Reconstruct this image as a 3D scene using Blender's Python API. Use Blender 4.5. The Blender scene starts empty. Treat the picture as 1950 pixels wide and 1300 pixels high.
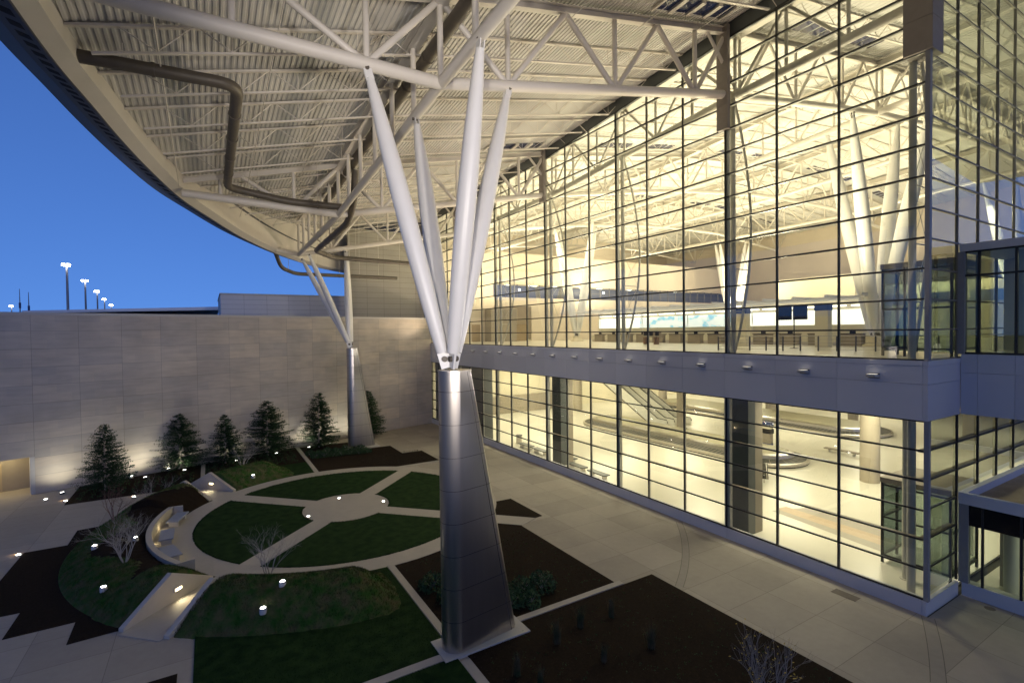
import bpy, math, random
from mathutils import Vector, Matrix
random.seed(7)
S = bpy.context.scene
COL = S.collection
R = math.radians
H = 14.2

# ------------------------------------------------------------------ camera
FPX, YAW, PITCH, ROLL = 958.61, .5428, .0201, -.0122
cy, sy = math.cos(YAW), math.sin(YAW)
CF = Vector((sy*math.cos(PITCH), cy*math.cos(PITCH), -math.sin(PITCH)))
r0 = Vector((cy, -sy, 0)); u0 = r0.cross(CF)
CR = r0*math.cos(ROLL)+u0*math.sin(ROLL)
CU = -r0*math.sin(ROLL)+u0*math.cos(ROLL)
CP = Vector((0, 0, H))
cam = bpy.data.cameras.new('camera'); cam.sensor_width = 36; cam.lens = FPX/1950*36
cam.clip_end = 5000; cam.clip_start = .1
co = bpy.data.objects.new('camera', cam); COL.objects.link(co)
M = Matrix((CR, CU, -CF)).transposed().to_4x4(); M.translation = CP
co.matrix_world = M
S.camera = co

def at(x, y, z=0.):
    """point of the horizontal plane z seen at photo pixel x, y"""
    d = CF+CR*((x-975)/FPX)-CU*((y-650)/FPX)
    t = (z-H)/d.z
    return CP+d*t

# ------------------------------------------------------------------ mesh helper
class MB:
    def __init__(s): s.v = []; s.f = []; s.sm = []
    def add(s, vs, fs, smooth=False):
        n = len(s.v); s.v += [tuple(v) for v in vs]
        s.f += [tuple(i+n for i in f) for f in fs]; s.sm += [smooth]*len(fs)
    def box(s, x0, x1, y0, y1, z0, z1):
        s.add([(x0,y0,z0),(x1,y0,z0),(x1,y1,z0),(x0,y1,z0),(x0,y0,z1),(x1,y0,z1),(x1,y1,z1),(x0,y1,z1)],
              [(0,3,2,1),(4,5,6,7),(0,1,5,4),(1,2,6,5),(2,3,7,6),(3,0,4,7)])
        return s
    def beam(s, p0, p1, w, h, up=(0,0,1)):
        p0, p1 = Vector(p0), Vector(p1); d = (p1-p0).normalized(); u = Vector(up)
        r = d.cross(u).normalized(); u = r.cross(d)
        vs = [p+r*a*w/2+u*b*h/2 for p in (p0, p1) for a, b in ((-1,-1),(1,-1),(1,1),(-1,1))]
        s.add(vs, [(0,1,2,3),(7,6,5,4),(0,4,5,1),(1,5,6,2),(2,6,7,3),(3,7,4,0)]); return s
    def tube(s, pts, rad, n=8, caps=True, smooth=True):
        pts = [Vector(p) for p in pts]
        if not hasattr(rad, '__len__'): rad = [rad]*len(pts)
        rings = []; pr = None
        for i, p in enumerate(pts):
            a = pts[max(i-1, 0)]; b = pts[min(i+1, len(pts)-1)]
            d = (b-a).normalized()
            if pr is None:
                pr = d.cross(Vector((0,0,1)))
                if pr.length < .05: pr = d.cross(Vector((1,0,0)))
            pr = (pr-d*pr.dot(d)).normalized(); u = d.cross(pr)
            rings.append([p+(pr*math.cos(2*math.pi*k/n)+u*math.sin(2*math.pi*k/n))*rad[i] for k in range(n)])
        vs = [v for r_ in rings for v in r_]; fs = []
        for i in range(len(pts)-1):
            for k in range(n):
                a = i*n+k; b = i*n+(k+1) % n
                fs.append((a, b, b+n, a+n))
        s.add(vs, fs, smooth)
        if caps:
            s.add(rings[0], [tuple(range(n))[::-1]]); s.add(rings[-1], [tuple(range(n))])
        return s
    def prism(s, poly, z0, z1):
        n = len(poly)
        area = sum(poly[i][0]*poly[(i+1)%n][1]-poly[(i+1)%n][0]*poly[i][1] for i in range(n))
        if area < 0: poly = poly[::-1]
        vs = [(x, y, z0) for x, y in poly]+[(x, y, z1) for x, y in poly]
        fs = [tuple(range(n, 2*n)), tuple(range(n))[::-1]]+[(i, (i+1)%n, (i+1)%n+n, i+n) for i in range(n)]
        s.add(vs, fs); return s
    def lathe(s, c, prof, n=16):
        vs = []
        for r_, z in prof:
            for k in range(n):
                a = 2*math.pi*k/n; vs.append((c[0]+r_*math.cos(a), c[1]+r_*math.sin(a), c[2]+z))
        fs = [(i*n+k, i*n+(k+1)%n, (i+1)*n+(k+1)%n, (i+1)*n+k) for i in range(len(prof)-1) for k in range(n)]
        s.add(vs, fs, True)
        s.add(vs[-n:], [tuple(range(n))]); s.add(vs[:n], [tuple(range(n))[::-1]]); return s
    def loft(s, rings, closed=True, smooth=True, cap=True):
        n = len(rings[0]); vs = [v for r_ in rings for v in r_]; fs = []
        for i in range(len(rings)-1):
            for k in range(n if closed else n-1):
                a = i*n+k; b = i*n+(k+1) % n; fs.append((a, b, b+n, a+n))
        s.add(vs, fs, smooth)
        if cap and closed: s.add(rings[0], [tuple(range(n))[::-1]]); s.add(rings[-1], [tuple(range(n))])
        return s
    def build(s, name, mat, parent=None, loc=None, bevel=0):
        me = bpy.data.meshes.new(name); me.from_pydata(s.v, [], s.f)
        me.polygons.foreach_set('use_smooth', s.sm); me.materials.append(mat)
        me.update()
        o = bpy.data.objects.new(name, me); COL.objects.link(o)
        if parent: o.parent = parent
        if loc:
            L = Vector(loc)
            for v in me.vertices: v.co -= L
            o.location = L
        if bevel:
            m = o.modifiers.new('b', 'BEVEL'); m.width = bevel; m.segments = 2; m.limit_method = 'ANGLE'
        return o

def tag(o, label=None, cat=None, group=None, kind=None):
    if label: o['label'] = label
    if cat: o['category'] = cat
    if group: o['group'] = group
    if kind: o['kind'] = kind
    return o
def thing(name, label, cat, loc=(0,0,0), group=None):
    o = bpy.data.objects.new(name, None); COL.objects.link(o); o.location = loc; o.empty_display_size = .3
    return tag(o, label, cat, group)
def copy_tree(o, loc, rz=None, sc=None, parent=None, label=None):
    c = o.copy(); COL.objects.link(c)
    if parent is not None: c.parent = parent
    else:
        c.location = loc
        if rz is not None: c.rotation_euler = (0, 0, rz)
        if sc is not None: c.scale = (sc,)*3 if not hasattr(sc, '__len__') else sc
        if label: c['label'] = label
    for ch in list(o.children): copy_tree(ch, None, parent=c)
    return c

# ------------------------------------------------------------------ materials
def newmat(name):
    m = bpy.data.materials.new(name); m.use_nodes = True
    nt = m.node_tree; return m, nt, nt.nodes['Principled BSDF']
def mat(name, col, rough=.6, metal=0, var=.12, scale=3., bump=0, bscale=40, spec=.5, aniso=0, stretch=None):
    m, nt, b = newmat(name); N = nt.nodes.new; L = nt.links.new
    tc = N('ShaderNodeTexCoord'); no = N('ShaderNodeTexNoise'); no.inputs['Scale'].default_value = scale
    no.inputs['Detail'].default_value = 5
    src = tc.outputs['Object']
    if stretch:
        mp = N('ShaderNodeMapping'); mp.inputs['Scale'].default_value = stretch; L(src, mp.inputs[0]); src = mp.outputs[0]
    L(src, no.inputs[0])
    mx = N('ShaderNodeMix'); mx.data_type = 'RGBA'
    mx.inputs[6].default_value = tuple(c*(1-var) for c in col)+(1,)
    mx.inputs[7].default_value = tuple(min(1, c*(1+var)) for c in col)+(1,)
    L(no.outputs[0], mx.inputs[0]); L(mx.outputs[2], b.inputs['Base Color'])
    b.inputs['Roughness'].default_value = rough; b.inputs['Metallic'].default_value = metal
    b.inputs['Specular IOR Level'].default_value = spec
    if aniso: b.inputs['Anisotropic'].default_value = aniso
    if bump:
        n2 = N('ShaderNodeTexNoise'); n2.inputs['Scale'].default_value = bscale; n2.inputs['Detail'].default_value = 4
        L(src, n2.inputs[0]); bp = N('ShaderNodeBump'); bp.inputs['Strength'].default_value = bump
        bp.inputs['Distance'].default_value = .02
        L(n2.outputs[0], bp.inputs['Height']); L(bp.outputs[0], b.inputs['Normal'])
    return m
def emit(name, col, st):
    m, nt, b = newmat(name)
    b.inputs['Base Color'].default_value = (.8,.8,.8,1)
    b.inputs['Emission Color'].default_value = col+(1,); b.inputs['Emission Strength'].default_value = st
    return m
def glass(name, tint, k=1.7):
    m = bpy.data.materials.new(name); m.use_nodes = True; nt = m.node_tree; nt.nodes.clear()
    N = nt.nodes.new; L = nt.links.new
    out = N('ShaderNodeOutputMaterial'); mx = N('ShaderNodeMixShader'); t = N('ShaderNodeBsdfTransparent'); g = N('ShaderNodeBsdfGlossy')
    t.inputs[0].default_value = tint+(1,); g.inputs['Roughness'].default_value = 0; g.inputs[0].default_value = (.95,.97,1,1)
    ge = N('ShaderNodeNewGeometry'); vm = N('ShaderNodeVectorMath'); vm.operation = 'DOT_PRODUCT'
    L(ge.outputs['Normal'], vm.inputs[0]); L(ge.outputs['Incoming'], vm.inputs[1])
    def ma(op, a, b):
        n = N('ShaderNodeMath'); n.operation = op; n.use_clamp = op == 'MINIMUM'
        for i, q in enumerate((a, b)):
            if q is None: continue
            if isinstance(q, (int, float)): n.inputs[i].default_value = q
            else: L(q, n.inputs[i])
        return n.outputs[0]
    d = ma('ABSOLUTE', vm.outputs['Value'], None)
    p = ma('POWER', ma('SUBTRACT', 1., d), 5.)
    fr = ma('MINIMUM', ma('MULTIPLY', ma('ADD', ma('MULTIPLY', p, .96), .04), k), 1.)
    L(fr, mx.inputs[0]); L(t.outputs[0], mx.inputs[1]); L(g.outputs[0], mx.inputs[2]); L(mx.outputs[0], out.inputs[0])
    return m

WHITE = mat('white_paint', (.74,.73,.70), .35, var=.04, scale=1.5)
STEEL = mat('truss_paint', (.66,.62,.55), .45, var=.06, scale=1.2)
DECK = mat('roof_deck_metal', (.56,.55,.52), .55, var=.14, scale=.35)
DUCT = mat('dark_downpipe_metal', (.11,.095,.075), .5, metal=.2, var=.25, scale=2)
FRAME = mat('black_aluminium', (.018,.018,.02), .45, var=.1)
INNER = mat('inner_mullion_paint', (.50,.48,.42), .5, var=.06)
RIMDARK = mat('grey_soffit_metal', (.10,.105,.12), .45, metal=.3, var=.12, scale=1.)
VENT = mat('black_vent', (.015,.015,.017), .8)
CONC = mat('light_precast', (.52,.50,.46), .75, var=.08, scale=2, bump=.15)
SOIL = mat('dark_mulch', (.020,.0135,.008), .95, var=.6, scale=9, bump=1., bscale=25, spec=.1)
GLASS = glass('facade_glass', (.93,.965,.90), 2.6)
GLASSG = glass('green_tint_glass', (.60,.66,.55), 2.2)
STONEIN = mat('beige_interior_wall', (.64,.56,.45), .7, var=.05, scale=.5)
CREAM = mat('cream_wall', (.72,.66,.50), .7, var=.04, scale=.5)
TERR = mat('pale_terrazzo', (.62,.59,.50), .28, var=.05, scale=.6)
DARKCLAD = mat('dark_column_cladding', (.09,.10,.10), .4, var=.1)
TAUPE = mat('taupe_column', (.30,.26,.20), .6, var=.08)
STAIN = mat('brushed_steel', (.56,.52,.46), .33, metal=.97, var=.12, scale=1.2, stretch=(3,3,.25), aniso=.5)
BELT = mat('black_belt_rubber', (.05,.05,.045), .5, var=.3, scale=6)
BLUE = mat('blue_sign_panel', (.03,.05,.16), .4)
BLACK = mat('black_screen', (.008,.008,.01), .2)
WOOD = mat('brown_wood', (.18,.09,.045), .5, var=.25, scale=6)
LITW = emit('white_lamp', (1., .96, .88), 9)
LITG = emit('uplight_lens', (1., .97, .86), 26)
LITY = emit('warm_lamp', (1., .80, .45), 14)
LITSTRIP = emit('fluorescent_strip', (1., .97, .85), 3.0)
MAST = mat('galvanised_mast', (.22,.23,.25), .5)

def panel_mat():
    m, nt, b = newmat('blue_grey_metal_panel'); b.inputs['Roughness'].default_value = .42
    N = nt.nodes.new; L = nt.links.new
    oi = N('ShaderNodeObjectInfo'); mx = N('ShaderNodeMix'); mx.data_type = 'RGBA'
    mx.inputs[6].default_value = (.55,.56,.61,1); mx.inputs[7].default_value = (.61,.62,.67,1)
    L(oi.outputs['Random'], mx.inputs[0]); L(mx.outputs[2], b.inputs['Base Color'])
    return m
PANEL = panel_mat()

def stone_mat():
    m, nt, b = newmat('limestone_blocks'); N = nt.nodes.new; L = nt.links.new
    tc = N('ShaderNodeTexCoord')
    sp = N('ShaderNodeSeparateXYZ'); L(tc.outputs['Object'], sp.inputs[0])
    cb = N('ShaderNodeCombineXYZ'); L(sp.outputs[0], cb.inputs[0]); L(sp.outputs[2], cb.inputs[1])
    def brick(w, h, c1, c2, mort, off=.5, ms=.006):
        br = N('ShaderNodeTexBrick'); br.offset = off; br.squash = 1
        br.inputs['Scale'].default_value = 1; br.inputs['Brick Width'].default_value = w; br.inputs['Row Height'].default_value = h
        br.inputs['Mortar Size'].default_value = ms; br.inputs['Color1'].default_value = c1; br.inputs['Color2'].default_value = c2
        br.inputs['Mortar'].default_value = mort; br.inputs['Bias'].default_value = 0
        L(cb.outputs[0], br.inputs['Vector']); return br
    a = brick(3.28, 1.64, (.57,.505,.41,1), (.46,.42,.365,1), (.25,.235,.21,1), .0, .012)
    c = brick(1.64, .82, (1.1,1.06,1.0,1), (.86,.87,.90,1), (.84,.84,.84,1), .35, .004)
    mu = N('ShaderNodeMix'); mu.data_type = 'RGBA'; mu.blend_type = 'MULTIPLY'; mu.inputs[0].default_value = .5
    L(a.outputs[0], mu.inputs[6]); L(c.outputs[0], mu.inputs[7])
    mp = N('ShaderNodeMapping'); mp.inputs['Scale'].default_value = (.4,1,2.2); L(tc.outputs['Object'], mp.inputs[0])
    no = N('ShaderNodeTexNoise'); no.inputs['Scale'].default_value = 1.3; no.inputs['Detail'].default_value = 7; L(mp.outputs[0], no.inputs[0])
    n2 = N('ShaderNodeTexNoise'); n2.inputs['Scale'].default_value = .22; n2.inputs['Detail'].default_value = 3; L(tc.outputs['Object'], n2.inputs[0])
    mr = N('ShaderNodeMapRange'); mr.inputs[1].default_value = .3; mr.inputs[2].default_value = .7; mr.inputs[3].default_value = .90; mr.inputs[4].default_value = 1.07
    L(no.outputs[0], mr.inputs[0])
    mr2 = N('ShaderNodeMapRange'); mr2.inputs[1].default_value = .35; mr2.inputs[2].default_value = .65; mr2.inputs[3].default_value = .88; mr2.inputs[4].default_value = 1.1
    L(n2.outputs[0], mr2.inputs[0])
    mm = N('ShaderNodeMath'); mm.operation = 'MULTIPLY'; L(mr.outputs[0], mm.inputs[0]); L(mr2.outputs[0], mm.inputs[1])
    vs = N('ShaderNodeVectorMath'); vs.operation = 'SCALE'; L(mu.outputs[2], vs.inputs[0]); L(mm.outputs[0], vs.inputs['Scale'])
    L(vs.outputs[0], b.inputs['Base Color']); b.inputs['Roughness'].default_value = .85
    return m
STONE = stone_mat()

def grid_joint_mat(name, col, sx, sy_, ox, oy, jw=.018, plane='XY', jc=.45, var=.14, rough=.75):
    m, nt, b = newmat(name); N = nt.nodes.new; L = nt.links.new
    tc = N('ShaderNodeNewGeometry'); sp = N('ShaderNodeSeparateXYZ'); L(tc.outputs['Position'], sp.inputs[0])
    def line(src, s_, o_):
        a = N('ShaderNodeMath'); a.operation = 'SUBTRACT'; L(src, a.inputs[0]); a.inputs[1].default_value = o_
        c = N('ShaderNodeMath'); c.operation = 'PINGPONG'; L(a.outputs[0], c.inputs[0]); c.inputs[1].default_value = s_/2
        d = N('ShaderNodeMath'); d.operation = 'LESS_THAN'; L(c.outputs[0], d.inputs[0]); d.inputs[1].default_value = jw
        return d.outputs[0]
    l1 = line(sp.outputs['XYZ'.index(plane[0])], sx, ox); l2 = line(sp.outputs['XYZ'.index(plane[1])], sy_, oy)
    mxm = N('ShaderNodeMath'); mxm.operation = 'MAXIMUM'; L(l1, mxm.inputs[0]); L(l2, mxm.inputs[1])
    # slab to slab tone
    vm = N('ShaderNodeVectorMath'); vm.operation = 'SUBTRACT'; L(tc.outputs['Position'], vm.inputs[0])
    o3 = [0,0,0]; o3['XYZ'.index(plane[0])] = ox; o3['XYZ'.index(plane[1])] = oy; vm.inputs[1].default_value = o3
    vd = N('ShaderNodeVectorMath'); vd.operation = 'DIVIDE'; L(vm.outputs[0], vd.inputs[0])
    s3 = [1000,1000,1000]; s3['XYZ'.index(plane[0])] = sx; s3['XYZ'.index(plane[1])] = sy_; vd.inputs[1].default_value = s3
    vf = N('ShaderNodeVectorMath'); vf.operation = 'FLOOR'; L(vd.outputs[0], vf.inputs[0])
    wn = N('ShaderNodeTexWhiteNoise'); L(vf.outputs[0], wn.inputs[0])
    no = N('ShaderNodeTexNoise'); no.inputs['Scale'].default_value = .6; no.inputs['Detail'].default_value = 8; L(tc.outputs['Position'], no.inputs[0])
    ad = N('ShaderNodeMath'); ad.operation = 'ADD'; L(wn.outputs[0], ad.inputs[0]); L(no.outputs[0], ad.inputs[1])
    no3 = N('ShaderNodeTexNoise'); no3.inputs['Scale'].default_value = 2.6; no3.inputs['Detail'].default_value = 9; no3.inputs['Roughness'].default_value = .7; L(tc.outputs['Position'], no3.inputs[0])
    ad2 = N('ShaderNodeMath'); ad2.operation = 'MULTIPLY_ADD'; L(no3.outputs[0], ad2.inputs[0]); ad2.inputs[1].default_value = 1.3; L(ad.outputs[0], ad2.inputs[2]); ad = ad2
    mr = N('ShaderNodeMapRange'); mr.inputs[1].default_value = .8; mr.inputs[2].default_value = 2.5; mr.inputs[3].default_value = 1-var; mr.inputs[4].default_value = 1+var
    L(ad.outputs[0], mr.inputs[0])
    jm = N('ShaderNodeMath'); jm.operation = 'MULTIPLY_ADD'; L(mxm.outputs[0], jm.inputs[0]); jm.inputs[1].default_value = jc-1; jm.inputs[2].default_value = 1
    mm = N('ShaderNodeMath'); mm.operation = 'MULTIPLY'; L(mr.outputs[0], mm.inputs[0]); L(jm.outputs[0], mm.inputs[1])
    vs = N('ShaderNodeVectorMath'); vs.operation = 'SCALE'; vs.inputs[0].default_value = col; L(mm.outputs[0], vs.inputs['Scale'])
    L(vs.outputs[0], b.inputs['Base Color']); b.inputs['Roughness'].default_value = rough
    n2 = N('ShaderNodeTexNoise'); n2.inputs['Scale'].default_value = 60; L(tc.outputs['Position'], n2.inputs[0])
    bp = N('ShaderNodeBump'); bp.inputs['Strength'].default_value = .12; bp.inputs['Distance'].default_value = .01; L(n2.outputs[0], bp.inputs['Height']); L(bp.outputs[0], b.inputs['Normal'])
    return m
PAVE = grid_joint_mat('plaza_concrete', (.385,.345,.285), 3.28, 2.55, 22.2, 10.85, .013, jc=.6, var=.17)
PAVE2 = grid_joint_mat('path_concrete', (.43,.395,.34), 60, 60, 0, 0, .0, jc=.6)
WPANEL = grid_joint_mat('pale_panel_joints', (.36,.34,.29), 2.55, .82, 18.0, 16.2, .014, 'XZ', jc=.35, var=.05)
WPANEL2 = grid_joint_mat('light_panel_joints', (.66,.65,.64), 2.9, .66, 1.5, 17.1, .014, 'XZ', jc=.4, var=.05)

def leaf_mat(name, c1, c2, rough=.7):
    m, nt, b = newmat(name); N = nt.nodes.new; L = nt.links.new
    ge = N('ShaderNodeNewGeometry'); no = N('ShaderNodeTexNoise'); no.inputs['Scale'].default_value = 1.7; no.inputs['Detail'].default_value = 6
    L(ge.outputs['Position'], no.inputs[0])
    mx = N('ShaderNodeMix'); mx.data_type = 'RGBA'; mx.inputs[6].default_value = c1+(1,); mx.inputs[7].default_value = c2+(1,)
    mr = N('ShaderNodeMapRange'); mr.inputs[1].default_value = .35; mr.inputs[2].default_value = .65; L(no.outputs[0], mr.inputs[0])
    L(mr.outputs[0], mx.inputs[0]); L(mx.outputs[2], b.inputs['Base Color']); b.inputs['Roughness'].default_value = rough; b.inputs['Specular IOR Level'].default_value = .12
    return m
SPRUCE = leaf_mat('spruce_needles', (.022,.050,.022), (.045,.085,.038))
LAWN = leaf_mat('lawn_green', (.006,.024,.004), (.017,.044,.009), .9)
GRASS = leaf_mat('mound_grass', (.030,.090,.014), (.105,.10,.045), .85)
SHRUBM = leaf_mat('shrub_leaves', (.035,.075,.03), (.06,.11,.05))
BARK = mat('grey_bark', (.34,.31,.28), .85, var=.25, scale=9)
RBARK = mat('reddish_bark', (.16,.09,.07), .85, var=.25, scale=9)
YLEAF = mat('yellow_leaf', (.50,.36,.05), .6, var=.2)

# ------------------------------------------------------------------ building datum
ZB, RS, ZT, ZL, LS = 12.54, 1.4955, 9.54, .75, 1.465
Y0, SP = 11.024, 3.5422
KN = 18
def ky(k): return 10.65 if k == 0 else Y0+SP*k
def lerp(tab, x):
    if x <= tab[0][0]: a, b = tab[0], tab[1]
    elif x >= tab[-1][0]: a, b = tab[-2], tab[-1]
    else:
        for a, b in zip(tab, tab[1:]):
            if a[0] <= x <= b[0]: break
    return a[1]+(b[1]-a[1])*(x-a[0])/(b[0]-a[0])
GT = [(-6,1.3),(21.64,0),(42.9,-1.65),(64.1,-2.0),(110,-2.4)]
def g(y): return lerp(GT, y)
TT = [(-8,24.6),(-1.3,26.6),(9.3,29.3),(13.05,30.2),(20.2,31.7),(30.5,33.9),(50,37),(68,38.7),(85,39),(112,36.5)]
def zt(x, y): return lerp(TT, x)+g(y)
def zdk(x, y): return zt(x, y)+.68
def zb(x, y):
    if x < 9.4: return 25.62+g(y)
    if x < 30: return 25.62+(x-9.4)*.205+g(y)
    return zt(x, y)-4.0
EDGE = [(-12,-6.3,26.2),(0,-6.25,26.0),(14,-5.85,25.5),(22,-5.3,25.15),(26.5,-4.9,25.0),(30,-4.35,24.85),(34,-3.75,24.7),(38.4,-2.9,24.5),(44.6,-1.5,24.3),(49.8,.35,24.1),(56.5,3.05,23.8),(64.3,6.6,23.7),(70,9.8,23.65),(75,13.2,23.6),(79,16.6,23.6),(84,22.0,23.6)]
def smooth_edge():
    out = []
    P = EDGE
    for i in range(len(P)-1):
        p0 = P[max(i-1,0)]; p1 = P[i]; p2 = P[i+1]; p3 = P[min(i+2,len(P)-1)]
        for j in range(6):
            t = j/6
            out.append(tuple(.5*((2*b)+(-a+c)*t+(2*a-5*b+4*c-d)*t*t+(-a+3*b-3*c+d)*t**3) for a, b, c, d in zip(p0, p1, p2, p3)))
    out.append(P[-1]); return out
ED = smooth_edge()
def xe(y): return lerp([(p[0], p[1]) for p in ED], y)

# ------------------------------------------------------------------ ground and garden
GC = (9.4, 42.1)
def pol(r, a, c=GC): return (c[0]+r*math.cos(R(a)), c[1]+r*math.sin(R(a)))
tag(MB().box(-900, 900, -300, 1500, -1.0, -.06).build('ground', mat('far_ground', (.06,.062,.058), .9, var=.3, scale=.02)), kind='structure')
tag(MB().box(-70, 29.82, -25, 73.9, -.05, 0).build('plaza', PAVE), kind='structure')
tag(MB().box(29.82, 60, -25, 10.4, -.05, 0).build('plaza', PAVE), kind='structure')

def soilbed(name, poly, m, z=.03, stuff=None):
    o = MB().prism(poly, -.02, z).build(name, m); tag(o, kind='structure'); return o
def arc(r, a0, a1, n=24): return [pol(r, a0+(a1-a0)*i/n) for i in range(n+1)]
# mulch beds
soilbed('planting_bed', [(-.8,30.0)]+arc(17.6, 232, 224, 4)[1:]+[(-3.3,30.2),(-4.1,30.45),(-5.9,30.35),(-5.95,32.55),(-8.6,32.5),(-8.6,35.2),(-10.7,35.3),(-10.7,44.85),(-8.5,44.85),(-8.5,47.85),(-6.6,48.1)]+arc(17.6, 158, 137, 10)+arc(12.1, 139, 229, 30), SOIL)
soilbed('planting_bed', [(-10.7,55.8),(-.95,55.8),(-.95,64.7),(-10.7,61.85)], SOIL)
soilbed('planting_bed', [(-.55,59.4),(9.0,59.4),(9.0,67.8),(-.55,65.0)], SOIL)
soilbed('lawn', [(-.55,59.36),(-.55,56.2)]+arc(12.27, 127, 91.9, 10)+[(9.0,59.36)], LAWN, .045)
soilbed('planting_bed', [(9.45,54.3)]+arc(12.2, 88, 52, 12)+[(16.6,51.8),(21.7,51.8),(21.7,57.3),(19.3,57.3),(19.3,62),(15.5,62.1),(15.5,67),(9.45,67.4)], SOIL, .034)
soilbed('planting_bed', [(21.7,31.8),(20.3,31.7)]+[(18.4,33.55)]+arc(12.2, -42, -27, 6)+[(21.7,36.5)], SOIL, .03)
soilbed('planting_bed', [(9.45,29.9)]+arc(12.2, -88.5, -48, 12)+[(19.3,31.05),(19.3,21.1),(9.45,21.1)], SOIL)
soilbed('planting_bed', [(9.45,20.68),(21.75,20.68),(21.75,2),(9.45,2)], SOIL, .034)
soilbed('planting_bed', [(-1.4,25.2),(-1.4,14),(-9,14),(-9,22.6),(-4.2,22.6),(-4.2,25.2)], SOIL)
# concrete strips
strips = [(9.02,9.42,21.3,29.95),(12.7,19.6,20.7,21.08),(-.83,8.4,19.95,20.42),(9.0,9.42,2,19.5),(9.02,9.43,54.3,71),(-.93,-.57,56.9,65.9),(16.5,21.75,51.35,51.75)]
for a, b, c, d in strips:
    tag(MB().box(a, b, c, d, -.02, .07).build('path', PAVE2), kind='structure')
# lawns
LZ = .06
lawnA = [(-.83,20.45),(8.98,20.45),(8.98,29.9)]+arc(12.25, 267.8, 232, 14)+[(-.83,30.0)]
soilbed('lawn', lawnA, LAWN, LZ)
soilbed('lawn', [(-.83,19.92),(8.98,19.92),(8.98,2),(-.83,2)], LAWN, LZ)
quads = []
for q in range(4):
    c0 = 45+90*q
    d1 = math.degrees(math.asin(.76/3.4)); d2 = math.degrees(math.asin(.76/10.6))
    poly = arc(3.4, c0+90-d1, c0+d1, 10)+arc(10.6, c0+d2, c0+90-d2, 30)
    quads.append(poly); soilbed('lawn', poly, LAWN, LZ)
# ring path, disc and spokes as one raised path
mb = MB()
n = 96
ri = [pol(10.6, 360*i/n) for i in range(n)]; ro = [pol(12.25, 360*i/n) for i in range(n)]
rings = [[(x, y, -.02) for x, y in ri], [(x, y, .045) for x, y in ri], [(x, y, .045) for x, y in ro], [(x, y, -.02) for x, y in ro]]
mb.loft([[rings[j][i] for j in range(4)] for i in range(n)]+[[rings[j][0] for j in range(4)]], closed=True, smooth=False, cap=False)
tag(mb.build('path', PAVE2), kind='structure')
tag(MB().prism([pol(3.4, 360*i/60) for i in range(60)], -.02, .05).build('path', PAVE2), kind='structure')
for q in range(4):
    a = R(45+90*q); dx, dy = math.cos(a), math.sin(a); r1 = 10.62 if q != 3 else 10.62
    P = [(GC[0]+dx*t-dy*s_*.75, GC[1]+dy*t+dx*s_*.75) for t, s_ in ((3.3,-1),(r1,-1),(r1,1),(3.3,1))]
    tag(MB().prism(P, -.02, .048).build('path', PAVE2), kind='structure')
a = R(-45); dx, dy = math.cos(a), math.sin(a)
tag(MB().prism([(GC[0]+dx*t-dy*s_*.8, GC[1]+dy*t+dx*s_*.8) for t, s_ in ((12.2,-1),(14.9,-1),(15.6,1),(12.2,1))], -.02, .041).build('path', PAVE2), kind='structure')
# arc bands laid flush in the paving
BAND = mat('paving_band', (.33,.30,.255), .8, var=.12)
JOINT = mat('joint_line', (.17,.155,.13), .9)
def arcband(pa, pb, w=.42):
    # circle arc through three points
    (x1,y1),(x2,y2),(x3,y3) = pa
    d = 2*(x1*(y2-y3)+x2*(y3-y1)+x3*(y1-y2))
    ux = ((x1*x1+y1*y1)*(y2-y3)+(x2*x2+y2*y2)*(y3-y1)+(x3*x3+y3*y3)*(y1-y2))/d
    uy = ((x1*x1+y1*y1)*(x3-x2)+(x2*x2+y2*y2)*(x1-x3)+(x3*x3+y3*y3)*(x2-x1))/d
    rr = math.hypot(x1-ux, y1-uy); a0 = math.atan2(y1-uy, x1-ux); a1 = math.atan2(y3-uy, x3-ux)
    if a1-a0 > math.pi: a1 -= 2*math.pi
    if a0-a1 > math.pi: a1 += 2*math.pi
    for k, (ro_, z, m, ww) in enumerate(((0, .004, BAND, w), (w/2, .006, JOINT, .03), (-w/2, .006, JOINT, .03))):
        P = [(ux+(rr+ro_+ww/2)*math.cos(a0+(a1-a0)*i/24), uy+(rr+ro_+ww/2)*math.sin(a0+(a1-a0)*i/24)) for i in range(25)]
        Q = [(ux+(rr+ro_-ww/2)*math.cos(a0+(a1-a0)*i/24), uy+(rr+ro_-ww/2)*math.sin(a0+(a1-a0)*i/24)) for i in range(25)]
        mb = MB(); mb.add([(x,y,z) for x,y in P]+[(x,y,z) for x,y in Q], [(i, i+25, i+26, i+1) for i in range(24)])
        tag(mb.build('pavement', m), kind='structure')
arcband([(29.5,25.35),(26.0,21.8),(22.0,18.9)], None)
arcband([(29.8,10.4),(27.1,9.2),(24.5,8.2)], None, .5)

# ---- mounds
def hmound(x, y):
    dx, dy = x-GC[0], y-GC[1]; r = math.hypot(dx, dy); a = math.degrees(math.atan2(dy, dx)) % 360
    if r < 12.3 or r > 17.7: return 0
    off = math.degrees(math.asin(min(1, 1.5/r)))
    def ramp(v, a0, a1): 
        t = max(0, min(1, (v-a0)/(a1-a0))); return t*t*(3-2*t)
    e = 0
    if 226+off <= a <= 268: e = 1-ramp(a, 258, 268)
    elif 134+off <= a <= 226-off: e = 1
    elif 98 <= a <= 134-off: e = ramp(a, 98, 110)
    else: return 0
    if 157 < a < 213:
        if r < 13.3: return 0
        t = (r-13.3)/4.4; base = .75*(1-t)
        return max(base*.9+math.sin(math.pi*min(1, t*1.0))*.55, 0)*ramp(r, 17.7, 17.2)
    t = (r-12.3)/5.4
    return 1.45*math.sin(math.pi*t**.95)**1.15*e
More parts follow.
